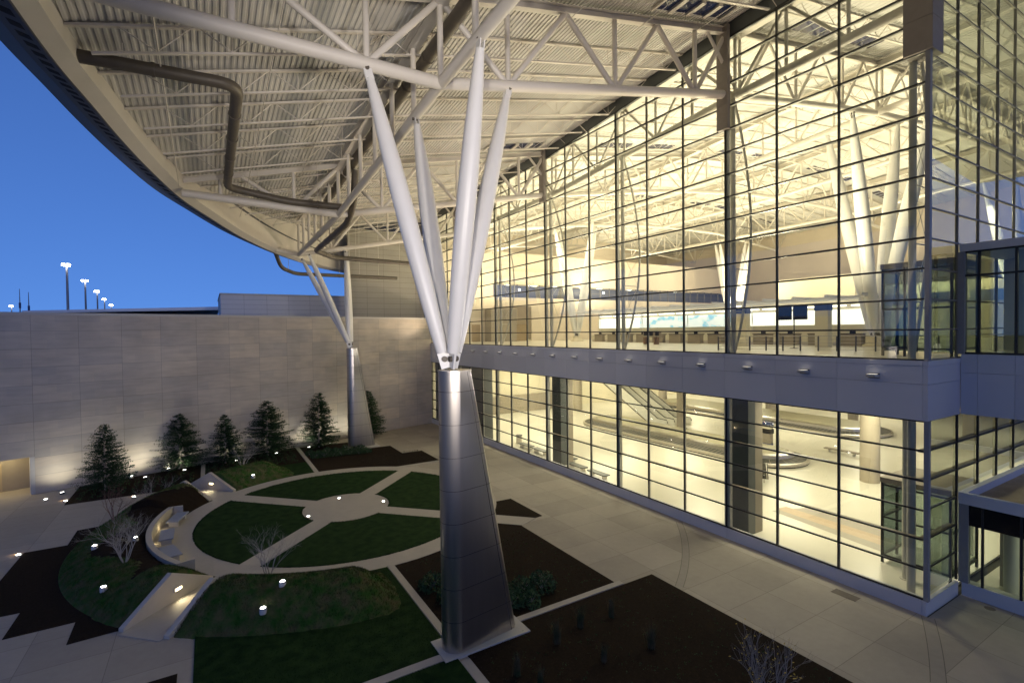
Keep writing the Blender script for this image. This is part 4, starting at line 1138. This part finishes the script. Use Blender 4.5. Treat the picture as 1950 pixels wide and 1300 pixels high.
# joists
def joist(Y):
    xl = xlim(Y)+.1
    mb = MB()
    step = 1.35; X0 = xl; X1 = 109
    def top(x): return zdk(x, Y)-.07
    kn = [q for q in (9.3,13.05,20.2,29.9)]
    pts = [X0]+[q for q in kn if q > X0]
    for a, b in zip(pts, pts[1:]):
        mb.beam((a,Y,top(a)),(b,Y,top(b)),.2,.1)
        if b > X0+2.2: a2 = max(a, X0+1.2); mb.beam((a2,Y,top(a2)-1.1),(b if b < 29 else 29.2,Y,top(b if b < 29 else 29.2)-1.1),.16,.08)
    x = X0+.6; i = 0
    while x < 29.2:
        xn = x+step
        if x > X0+.6:
            a, b = (top(x), top(xn)-1.1) if i % 2 else (top(x)-1.1, top(xn))
            mb.tube([(x,Y,a),(xn,Y,b)], .028, 4, caps=False, smooth=False)
            if i % 2 == 0: mb.tube([(x,Y,top(x)-1.1),(x,Y,top(x))], .02, 4, caps=False, smooth=False)
        x = xn; i += 1
    rp(mb, 'roof_joist', STEEL)
    mb = MB(); pts = [30.6,50,68,85,109]
    for a, b in zip(pts, pts[1:]):
        mb.beam((a,Y,top(a)),(b,Y,top(b)),.2,.1); mb.beam((a,Y,top(a)-1.1),(b,Y,top(b)-1.1),.16,.08)
    x = 30.8; i = 0
    while x < 108:
        xn = x+1.5
        a, b = (top(x), top(xn)-1.1) if i % 2 else (top(x)-1.1, top(xn))
        mb.tube([(x,Y,a),(xn,Y,b)], .035, 3, caps=False, smooth=False); x = xn; i += 1
    rp(mb, 'hall_joist', STEEL)
for j in range(-3, 21):
    if j % 6 == 0: continue
    joist(21.64+3.542*j)
# skylights beside the first truss
SKYG = mat('skylight_glass', (.02,.03,.09), .1, var=.1)
for (xa, n_, yy_, lit) in ((22.6,4,20.6,1),(22.6,4,41.6,1)):
    mb = MB(); fb = MB()
    for i in range(n_):
        x0 = xa+i*1.55; 
        mb.add([(x, y, zdk(x,y)-.04) for x, y in ((x0,yy_-.75),(x0+1.2,yy_-.75),(x0+1.2,yy_+.45),(x0,yy_+.45))], [(0,3,2,1)])
        for xx in (x0-.17, x0+1.2): fb.add([(x, y, zdk(x,y)-d_) for d_ in (0,.2) for x, y in ((xx,yy_-.8),(xx+.17,yy_-.8),(xx+.17,yy_+.5),(xx,yy_+.5))], [(4,7,6,5),(0,4,5,1),(1,5,6,2),(2,6,7,3),(3,7,4,0)])
    rp(mb, 'skylight', SKYG); rp(fb, 'skylight_frame', STEEL)
for Yk in (21.64, 42.9, 64.1):
    for X_ in (36, 42.8, 56, 62.8, 77, 84, 97):
        mb = MB()
        for i in range(4):
            x0 = X_+i*1.2; mb.add([(x, y, zdk(x,y)-.04) for x, y in ((x0,Yk-2.1),(x0+.95,Yk-2.1),(x0+.95,Yk-.9),(x0,Yk-.9))], [(0,3,2,1)])
        rp(mb, 'skylight', SKYG)
# bridging rods under deck (light lines) on canopy
mb = MB()
for X_ in (-1.5, 2.8, 6.4, 12, 16.5, 21.5, 26):
    y0_ = 3
    ya = max([y for y in range(-5, 80) if xlim(y) < X_-.5] or [0])
    ypts = [y for y in (-5,21.64,42.9,64.1) if y < ya]+[ya]
    if len(ypts) > 1: mb.tube([(X_, y, zdk(X_,y)-1.2) for y in ypts], .03, 4)
rp(mb, 'bridging_rod', STEEL)

# downpipes under the roof: top-level pipes
def pipe(pts, r_, lb, fil=.9):
    P = [Vector(p) for p in pts]; out = [P[0]]
    for i in range(1, len(P)-1):
        a = (P[i-1]-P[i]).normalized(); b = (P[i+1]-P[i]).normalized()
        f = min(fil, (P[i-1]-P[i]).length*.45, (P[i+1]-P[i]).length*.45)
        for t in [j/6 for j in range(7)]:
            p0, p1, p2 = P[i]+a*f, P[i], P[i]+b*f; out.append(p0*(1-t)**2+p1*2*t*(1-t)+p2*t*t)
    out.append(P[-1])
    o = thing('drain_pipe', lb, 'pipe', P[0], 'dark drain pipes under the canopy')
    mb = MB(); mb.tube([p-P[0] for p in out], r_, 14); po = mb.build('pipe', DUCT, o)
    for a, b in zip(P, P[1:]):
        L_ = (b-a).length; n_ = int(L_/3.4)
        for i in range(1, n_+1):
            q = a.lerp(b, i/(n_+1))-P[0]; d = (b-a).normalized()
            MB().tube([q-d*.06, q+d*.06], r_*1.13, 14).build('coupling', DUCT, po)
    mb = MB()
    for a, b in zip(P, P[1:]):
        L_ = (b-a).length
        if L_ < 3: continue
        n_ = int(L_/4.5)+1
        for i in range(1, n_+1):
            q = a.lerp(b, i/(n_+1)); mb.tube([q-P[0], Vector((q.x, q.y, zdk(q.x,q.y)))-P[0]], .02, 4)
    if mb.v: mb.build('hanger', STEEL, o)
pipe([(-4.95,26.7,25.55),(1.4,26.35,25.6),(1.4,42.3,24.95),(5.5,42.45,24.45),(9.9,42.5,24.5)], .27, 'bent dark drain pipe hanging at the upper left under the canopy deck')
pipe([(10.05,-4,29.6),(10.05,21.6,28.6),(10.05,40.5,27.6),(10.05,51.5,26.9)], .32, 'long straight dark drain pipe running beside the lengthwise truss')
pipe([(10.3,40.9,27.2),(10.3,41.6,24.6),(10.3,44.0,23.5),(10.2,58.0,23.2),(13,63.4,23.4),(27.6,65.2,23.4)], .27, 'dark pipe beyond the second truss turning toward the panel wall')
pipe([(7.2,67.5,24.2),(8.0,69,22.5),(10,71.4,22.1),(24.5,74.0,22.4)], .24, 'brown pipe looping below the canopy tip by the far column')

# ------------------------------------------------------------------ tree columns
def spindle(p0, p1, rm, r0_, r1_):
    p0, p1 = Vector(p0), Vector(p1); P = []; Rr = []
    for i in range(21):
        t = i/20; P.append(p0.lerp(p1, t))
        if t < .12: r_ = r0_+(rm*.80-r0_)*(t/.12)*.6
        b = 4*t*(1-t)
        r_ = (r0_ if t < .5 else r1_)+(rm-(r0_ if t < .5 else r1_))*min(1, b)**.9
        Rr.append(r_)
    return MB().tube(P, Rr, 20)
def tree_column(base, ped, tops, lb, zp=12.45, rm=.42, pedm=True, r0_=.26):
    o = thing('tree_column', lb, 'column', (base[0], base[1], 0 if pedm else zp))
    B = Vector(o.location)
    def lp(mb, n_, m_, sm=False):
        ob = mb.build(n_, m_); ob.parent = o; ob.matrix_parent_inverse = Matrix.Translation(-B); return ob
    for i, tpt in enumerate(tops):
        t = Vector(tpt); b = Vector((base[0], base[1], zp+.55))
        d = (t-b).normalized(); hd = Vector((d.x, d.y, 0)).normalized()
        s = b+hd*.26
        t2 = t-d*.45
        am = lp(spindle(s+d*.3, t2, rm, r0_, .17), 'arm', WHITE)
        def la(mb, n_, m_): ob = mb.build(n_, m_); ob.parent = am; return ob
        for tt in (.5,): q = s.lerp(t2, tt); la(MB().tube([q-d*.02, q+d*.02], rm+.006, 20), 'weld_collar', WHITE)
        # gusset plates and pins
        side = hd.cross(Vector((0,0,1)))
        gm = MB()
        for s_ in (-.09,.09): gm.beam(t2+side*s_-d*.1, t+side*s_+d*.12, .04, .34, up=side.cross(d)) 
        gm.beam(s-d*.42, s+d*.42, .1, .5, up=side.cross(d)); la(gm, 'gusset', WHITE)
        pm = MB(); pm.tube([s+d*.0-side*.16, s+side*.16], .13, 12); pm.tube([t-d*.05-side*.18, t-d*.05+side*.18], .09, 10); la(pm, 'pin', DUCT)
    if pedm:
        x0, yc, bl, tl = ped
        def ring(t, infl=0):
            z = t*(zp); tail = bl+(tl-bl)*t; rn = .70+infl; P = []
            wy = .62+infl
            for i in range(17):
                a = math.pi/2+math.pi*i/16; P.append((x0+.70+rn*math.cos(a), yc+rn*.95*math.sin(a), z))
            tx_ = x0+tail; wt = .30+infl+.12*t
            rt = .16
            for i in range(7):
                a = -math.pi/2+math.pi*i/6; P.append((tx_-.3+(.3+infl)*math.cos(a), yc+wt*math.sin(a), z))
            return P
        # nose+flat flank split so that the flat cladding shades flat
        lp(MB().loft([ring(i/10) for i in range(11)], smooth=False), 'pedestal', STAIN)
        for k2, ob in enumerate([c for c in o.children if c.name.startswith('pedestal')]):
            for p in ob.data.polygons:
                c = p.center
                p.use_smooth = True if p.normal.z*p.normal.z < .5 else False
            m_ = ob.modifiers.new('e', 'EDGE_SPLIT'); m_.split_angle = R(20)
        for i in range(1, 9):
            t = i/8.6; r1 = ring(t-.0009, .004); r2 = ring(t+.0009, .004)
            lp(MB().loft([r1, r2], cap=False), 'seam', DUCT)
        for yy2 in (-1, 1):
            pts = []
            for i in range(11):
                t = i/10; tail = bl+(tl-bl)*t; pts.append((x0+tail-.34, yc+yy2*((.30+.12*t)+.004), t*zp))
            lp(MB().tube(pts, .018, 6), 'edge_bead', DUCT)
        lp(MB().box(x0-.25, x0+bl+.35, yc-.85, yc+.85, -.02, .10), 'base_slab', CONC)
        lp(MB().prism([(p[0], p[1]) for p in ring(1, .02)], zp-.0, zp+.06), 'cap_plate', STAIN)
    return o
tree_column((9.3,20.85), (8.66,20.6,3.72,1.5), [(6.0,21.6,25.45),(13.0,21.6,26.25),(9.38,17.6,25.75),(9.38,24.85,25.2)], 'near white four-armed column on a tall tapering steel pedestal')
tree_column((15.15,63.6), (14.5,63.4,3.35,1.35), [(10.5,64.05,23.65),(10.0,66.0,23.3),(14.75,63.9,24.3),(15.6,67.0,24.3)], 'far white four-armed column on a steel pedestal in front of the stone wall', zp=12.3, rm=.36)
cone = mat('cream_cone', (.62,.55,.40), .5)
for (x, y), lb in (((50.9,21.64),'large branching column inside the ticket hall near the corner'),((50.9,64.1),'branching column far inside the ticket hall at left'),((91,64.1),'branching column deep in the ticket hall behind the middle bays'),((91,21.64),'branching column deep in the ticket hall behind the corner')):
    z = zb(x, y)
    o = tree_column((x,y), None, [(x-4.2,y,z-.9),(x+4.2,y,z+.1),(x,y-4.2,z+.1),(x,y+4.2,z-.3)], lb, zp=13.0, rm=.56, pedm=False, r0_=.34)
    ob = MB().lathe((0,0,-.5), [(1.0,0),(1.0,.12),(.75,.2),(.7,.8)], 24).build('base_drum', cone, o)

# bowed wind posts behind upper glass
for k, w in ((3,'just left of the glass corner'),(6,'sixth mullion from the glass corner'),(9,'ninth mullion from the glass corner'),(12,'twelfth mullion from the glass corner'),(0,'at the glass corner itself')):
    y = ky(k)+(.8 if k == 0 else 0); top = zb(31, y)-.1
    o = thing('wind_post', 'bowed steel post with tie rods behind the upper glass, '+w, 'post', (30.75,y,12.48), 'bowed posts stiffening the upper glass')
    Hh = top-12.48
    MB().tube([(0,0,0),(0,0,Hh)], .17, 12).build('post', INNER, o)
    bow = [(.1+1.9*math.sin(math.pi*t)**.9, 0, Hh*t) for t in [i/12 for i in range(13)]]
    MB().tube(bow, .09, 8).build('bow', INNER, o)
    mb = MB()
    for i in (2,4,6,8,10):
        mb.tube([(0,0,bow[i][2]), bow[i]], .035, 6)
        mb.tube([(0,0,bow[i-2][2]), bow[i]], .018, 4); mb.tube([(0,0,bow[min(i+2,12)][2]), bow[i]], .018, 4)
    mb.build('tie_rods', INNER, o)

# band lights
fl = None
for i in range(17):
    y = 12.74+3.57*i
    if fl is None:
        fl = thing('wall_light', '', 'light', (29.78,y,11.66), 'uplights on the spandrel band')
        mb = MB(); mb.add([(-.0,-.27,-.12),(-.0,.27,-.12),(-.0,.27,.07),(-.0,-.27,.07),(-.42,-.22,-.02),(-.42,.22,-.02),(-.42,.22,.10),(-.42,-.22,.10)], [(0,1,2,3),(7,6,5,4),(0,4,5,1),(1,5,6,2),(2,6,7,3),(3,7,4,0)])
        mb.build('housing', mat('light_grey_fixture', (.45,.44,.42), .5), fl, bevel=.015); MB().beam((-.05,0,-.0),(.02,0,0),.5,.26).build('back_plate', FRAME, fl)
        MB().box(-.38,-.06,-.2,.2,.088,.1).build('lens', emit('dim_lens', (1,.9,.7), .9), fl); o = fl
    else: o = copy_tree(fl, (29.78,y,11.66))
    o['label'] = 'small grey uplight on the spandrel band, %s from the glass corner' % words[i]
    if i % 2 == 0: spot((29.3,y,11.9), (20,y+1,29), 2300, (1,.79,.57), 115, .9, .25, 'canopy_uplight')
    if i in (1,3,5,7): spot((29.3,y,11.95), (9.3,21.2,19.2), 900, (1,.93,.88), 46, .6, .2, 'added_column_fill')  # extra spots added at these fixtures to brighten the white arms
    if i in (10,12): spot((29.3,y,11.95), (14.5,63.8,18.0), 700, (1,.93,.84), 46, .6, .2, 'added_column_fill')  # the same added brightening for the far column

for q_ in ((-7,-9,13.2),(7,-12,13.2)): spot(q_, (9.3,21.2,18.6), 17500, (1,.91,.84), 44, .7, .5, 'added_column_fill')  # two unseen spots added behind the camera to brighten the near arms
# drain covers
for (px, py, sx_, sy_), lb in (((1610,1132,.85,.35),'rectangular drain cover in the paving near the glass corner'),((1885,1158,.28,.28),'small round drain cover in the paving at the right')):
    p = at(px, py, 0); mb = MB()
    if sx_ == sy_: mb.lathe((p.x,p.y,.0), [(sx_*.8,0),(sx_*.8,.006)], 18)
    else: mb.box(p.x-.3,p.x+.3,p.y-.6,p.y+.6,0,.006)
    tag(mb.build('drain_cover', mat('drain_iron', (.16,.13,.10), .7)), lb, 'drain')

# ------------------------------------------------------------------ trees
def make_spruce(seed, h, rad, name='spruce_tree'):
    rnd = random.Random(seed); o = thing(name, '', 'tree', group='young spruces along the stone wall')
    MB().tube([(0,0,0),(0,0,h*.5),(0,0,h*.97)], [.09,.05,.01], 8).build('trunk', BARK, o)
    vs = []; fs = []; bm_ = MB()
    nz = 46
    for i in range(nz):
        t = .06+.93*i/nz; z0 = h*t
        Lb = rad*(1-t)**.66*(1.0 if t > .14 else .85)
        for b in range(10 if t < .8 else 6):
            a = rnd.uniform(0, 6.283); L_ = Lb*rnd.uniform(.6,1.18)+.06; droop = rnd.uniform(-.02,.32)-.25*t
            dx, dy = math.cos(a), math.sin(a)
            tip = (dx*L_, dy*L_, z0-L_*droop*.5+L_*.25*rnd.random())
            if i % 2 == 0 and b < 4: bm_.tube([(0,0,z0),(dx*L_*.5,dy*L_*.5,(z0*2+tip[2]-z0)*.5+.0),tip], [.018,.01,.004], 3, False, False)
            ns = max(3, int(L_/.085))
            for s_ in range(ns):
                u = (s_+rnd.random())/ns
                if u < .18 and L_ > .6: continue
                cx_, cy_, cz = tip[0]*u, tip[1]*u, z0+(tip[2]-z0)*u
                for q in range(3):
                    sd = rnd.choice((-1,1)); sa = a+sd*rnd.uniform(.3,1.2); sl = rnd.uniform(.10,.24)*(1.15-.5*u); w = rnd.uniform(.022,.045)
                    ex, ey, ez = math.cos(sa)*sl, math.sin(sa)*sl, rnd.uniform(-.10,.09)
                    px_, py_ = -math.sin(sa)*w, math.cos(sa)*w; k = len(vs); zz = rnd.uniform(-.03,.05)
                    vs += [(cx_,cy_,cz+zz),(cx_+ex*.5+px_,cy_+ey*.5+py_,cz+zz+ez*.5+.015),(cx_+ex,cy_+ey,cz+zz+ez),(cx_+ex*.5-px_,cy_+ey*.5-py_,cz+zz+ez*.5-w*.6)]
                    fs.append((k,k+1,k+2,k+3))
    mb = MB(); mb.add(vs, fs); mb.build('foliage', SPRUCE, o); bm_.build('branches', BARK, o)
    return o
sp = [make_spruce(1, 6.2, 2.45), make_spruce(2, 5.9, 2.6), make_spruce(5, 6.4, 2.1)]
SPL = [(-8.4,58.9,0,1.0,'leftmost young spruce, nearest the opening in the stone wall'),(-2.9,64.0,1,(1.12,1.12,1.0),'second young spruce from the left against the stone wall'),(1.35,63.9,2,(1.05,1.05,.86),'third spruce from the left, slimmer and paler'),
       (5.7,65.2,1,(1.25,1.25,1.1),'fourth spruce from the left, widest and darkest'),(11.6,66.3,2,(1.3,1.3,1.08),'fifth spruce, just left of the far column'),(18.6,69.2,0,1.03,'spruce partly hidden behind the far steel column')]
used = set()
for x, y, i, s_, lb in SPL:
    if i not in used: o = sp[i]; used.add(i); o.location = (x,y,.0); o.scale = (s_,)*3 if not hasattr(s_, '__len__') else s_; o['label'] = lb
    else: o = copy_tree(sp[i], (x,y,0), random.uniform(1,5), s_, label=lb)
def bare_tree(loc, h, seed, lb, stems=4, m=BARK, spread=.45, thick=.035, leaves=None, depth=5, name='bare_tree'):
    rnd = random.Random(seed); o = thing(name, lb, 'tree', loc)
    tm = MB(); bm_ = MB(); lv = MB()
    def grow(p, d, L_, r_, lev):
        pts = [p]; q = p; dd = d
        for i in range(3):
            dd = (dd+Vector((rnd.gauss(0,.12), rnd.gauss(0,.12), rnd.gauss(.03,.08)))).normalized(); q = q+dd*L_/3; pts.append(q)
        (tm if lev == 0 else bm_).tube(pts, [r_, r_*.85, r_*.7, r_*.5], 5 if lev < 2 else 3, False, False)
        if leaves and lev >= depth-2 and rnd.random() < .22:
            e = Vector((rnd.gauss(0,1), rnd.gauss(0,1), rnd.gauss(0,1))).normalized()*.05; f = e.cross(Vector((0,0,1)))*.6
            lv.add([q-e, q+f, q+e, q-f], [(0,1,2,3)])
        if lev < depth:
            for i in range(rnd.choice((2,3,3)) if lev < depth-1 else 3):
                nd = (dd+Vector((rnd.gauss(0,spread), rnd.gauss(0,spread), rnd.gauss(.08,.25)))).normalized()
                st = pts[rnd.choice((1,2,3))] if i else q
                grow(st, nd, L_*rnd.uniform(.55,.8), r_*.55, lev+1)
    for i in range(stems):
        a = 6.283*i/stems+rnd.uniform(-.4,.4); d = Vector((math.cos(a)*.42, math.sin(a)*.42, 1)).normalized()
        grow(Vector((math.cos(a)*.06, math.sin(a)*.06, -.05)), d, h*.38, thick, 0)
    tm.build('stem', m, o); bm_.build('branches', m, o)
    if lv.v: lv.build('leaves', leaves, o)
    return o
p = at(512,1116,.25); bare_tree((p.x,p.y,hmound(p.x,p.y)), 3.3, 3, 'bare multi-stem tree on the bottom mound overlapping the ring path')
p = at(238,1068,1.0); bare_tree((p.x,p.y,hmound(p.x,p.y)), 3.4, 8, 'bare tree on the left mound behind the curved seat wall', stems=5)
p = at(218,1000,.3); bare_tree((p.x,p.y,hmound(p.x,p.y)), 3.0, 12, 'reddish bare shrub at the far edge of the left mound', m=RBARK, stems=4, spread=.4)
p = at(293,955,.3); bare_tree((p.x,p.y,.03), 2.6, 15, 'small bare tree between the left mound and the spruce bed', stems=3, m=BARK)
p = at(462,888,.3); bare_tree((p.x,p.y,.03), 2.8, 19, 'pale bare tree in front of the third spruce', stems=4)
bare_tree((-4.9,38.6,hmound(-4.9,38.6)), 1.7, 23, 'low twiggy bush right of the bare tree on the left mound', stems=5)
bare_tree((17.4,10.9,.03), 3.0, 31, 'bare shrub with a few yellow leaves at the bottom right edge', stems=8, spread=.22, leaves=YLEAF, depth=4, thick=.03)

# ornamental grass clumps
OG = leaf_mat('straw_grass', (.05,.07,.03), (.12,.10,.06), .8)
og = None
for i, (px, py, lb) in enumerate(((1105,1170,'tall wispy grass clump in the big mulch bed near the concrete strip'),(1165,1150,'wispy grass clump in the big mulch bed closest to its pointed corner side'),(1060,1200,'thin grass clump right of the near column base slab'),(1150,1235,'wispy grass clump in the middle of the big mulch bed'),(985,1262,'wispy grass clump just below the near column base slab'),(1240,1210,'lone grass clump right of the middle of the big mulch bed'),(1030,1285,'grass clump at the bottom edge below the near column'))):
    p = at(px, py+25, 0)
    if og is None:
        o = og = thing('tall_plant', lb, 'plant', (p.x,p.y,.03), 'wispy plant clumps in the mulch bed'); rnd = random.Random(4); mb = MB()
        for j in range(150):
            a = rnd.uniform(0,6.283); L_ = rnd.uniform(.5,1.25); b = rnd.uniform(.05,.4)*L_; x0, y0 = rnd.gauss(0,.07), rnd.gauss(0,.07); w = .008
            q = [(x0+math.cos(a)*b*t*t, y0+math.sin(a)*b*t*t, L_*t*(1-.15*t)) for t in (0,.35,.7,1)]
            sx_, sy_ = -math.sin(a)*w, math.cos(a)*w
            for (x1,y1,z1), (x2,y2,z2), k1, k2 in zip(q, q[1:], (1,.8,.5), (.8,.5,.05)):
                mb.add([(x1-sx_*k1,y1-sy_*k1,z1),(x1+sx_*k1,y1+sy_*k1,z1),(x2+sx_*k2,y2+sy_*k2,z2),(x2-sx_*k2,y2-sy_*k2,z2)], [(0,1,2,3)])
        mb.build('blades', OG, o)
    else: copy_tree(og, (p.x,p.y,.03), i*1.3, (.8,.9,1.05)[i % 3], label=lb)
# ------------------------------------------------------------------ lights
def area(loc, sx_, sy_, e, col, up=False, name='hall_light'):
    li = bpy.data.lights.new(name, 'AREA'); li.shape = 'RECTANGLE'; li.size = sx_; li.size_y = sy_; li.energy = e; li.color = col
    lo = bpy.data.objects.new(name, li); COL.objects.link(lo); lo.location = loc
    lo.rotation_euler = (math.pi if up else 0, 0, 0); return lo
WARM = (1, .865, .61); WARM2 = (1, .905, .67)
# uplights washing the hall ceiling
for x, y, e in ((40,24,1),(40,46,1),(40,68,.8),(62,24,1),(62,46,1.1),(62,68,1),(88,30,1.2),(88,62,1.2)):
    area((x,y,17.6), 3, 3, 5200*e, WARM, True, 'ceiling_uplight')
# baggage hall ceiling panels (downwards)
for x in (36, 48, 66, 86):
    for y in (20, 38, 56, 69):
        area((x,y,ZT+.02), 4, 4, 1250, WARM2, False, 'baggage_hall_light')
for x, y in ((31.9,26),(31.9,34),(31.9,46)):
    pass
area((36.5,4,4.7), 2, 6, 130, (.95,1,.75), False, 'vestibule_light')
area((36.5,5,17.8), 2, 6, 90, (.95,1,.8), False, 'bridge_light')
area((50,88,26), 14, 6, 4200, WARM, True, 'ceiling_uplight'); area((85,88,26), 14, 6, 4200, WARM, True, 'ceiling_uplight')  # unseen pair added to brighten the dark gap beyond the hall end wall
for x, y in ((44,60),(66,40),(66,62),(88,45),(88,25)): area((x,y,30.5), 3, 3, 1500, WARM2, False, 'added_hall_fill')  # unseen fill lamps added to lift the hall walls and floor

w = bpy.data.worlds.new('World'); S.world = w; w.use_nodes = True
nt = w.node_tree; bg = nt.nodes['Background']
st = nt.nodes.new('ShaderNodeTexSky'); st.sky_type = 'NISHITA'; st.sun_disc = False
st.sun_elevation = R(8.0); st.sun_rotation = R(180); st.air_density = 1; st.ozone_density = 5.6; st.dust_density = 1.0
tcw = nt.nodes.new('ShaderNodeTexCoord'); mpw = nt.nodes.new('ShaderNodeMapping'); mpw.inputs['Scale'].default_value = (1,1,.7); mpw.inputs['Location'].default_value = (0,0,.22)
nt.links.new(tcw.outputs['Generated'], mpw.inputs[0]); nt.links.new(mpw.outputs[0], st.inputs[0])
tn = nt.nodes.new('ShaderNodeMix'); tn.data_type = 'RGBA'; tn.blend_type = 'MULTIPLY'; tn.inputs[0].default_value = 1; tn.inputs[7].default_value = (1.0,.76,.93,1)
nt.links.new(st.outputs[0], tn.inputs[6]); nt.links.new(tn.outputs[2], bg.inputs[0]); bg.inputs[1].default_value = .187
sl = bpy.data.lights.new('sun', 'SUN'); sl.energy = .02; sl.angle = R(12); sl.color = (.75,.85,1)
so = bpy.data.objects.new('sun', sl); COL.objects.link(so); so.rotation_euler = (R(70), 0, R(20))
v = S.view_settings; v.view_transform = 'Standard'; v.look = 'None'; v.exposure = .1; v.gamma = 1
S.cycles.use_denoising = True
S.cycles.max_bounces = 8; S.cycles.diffuse_bounces = 4; S.cycles.glossy_bounces = 3; S.cycles.transparent_max_bounces = 20
S.cycles.sample_clamp_indirect = 6; S.cycles.caustics_reflective = False; S.cycles.caustics_refractive = False
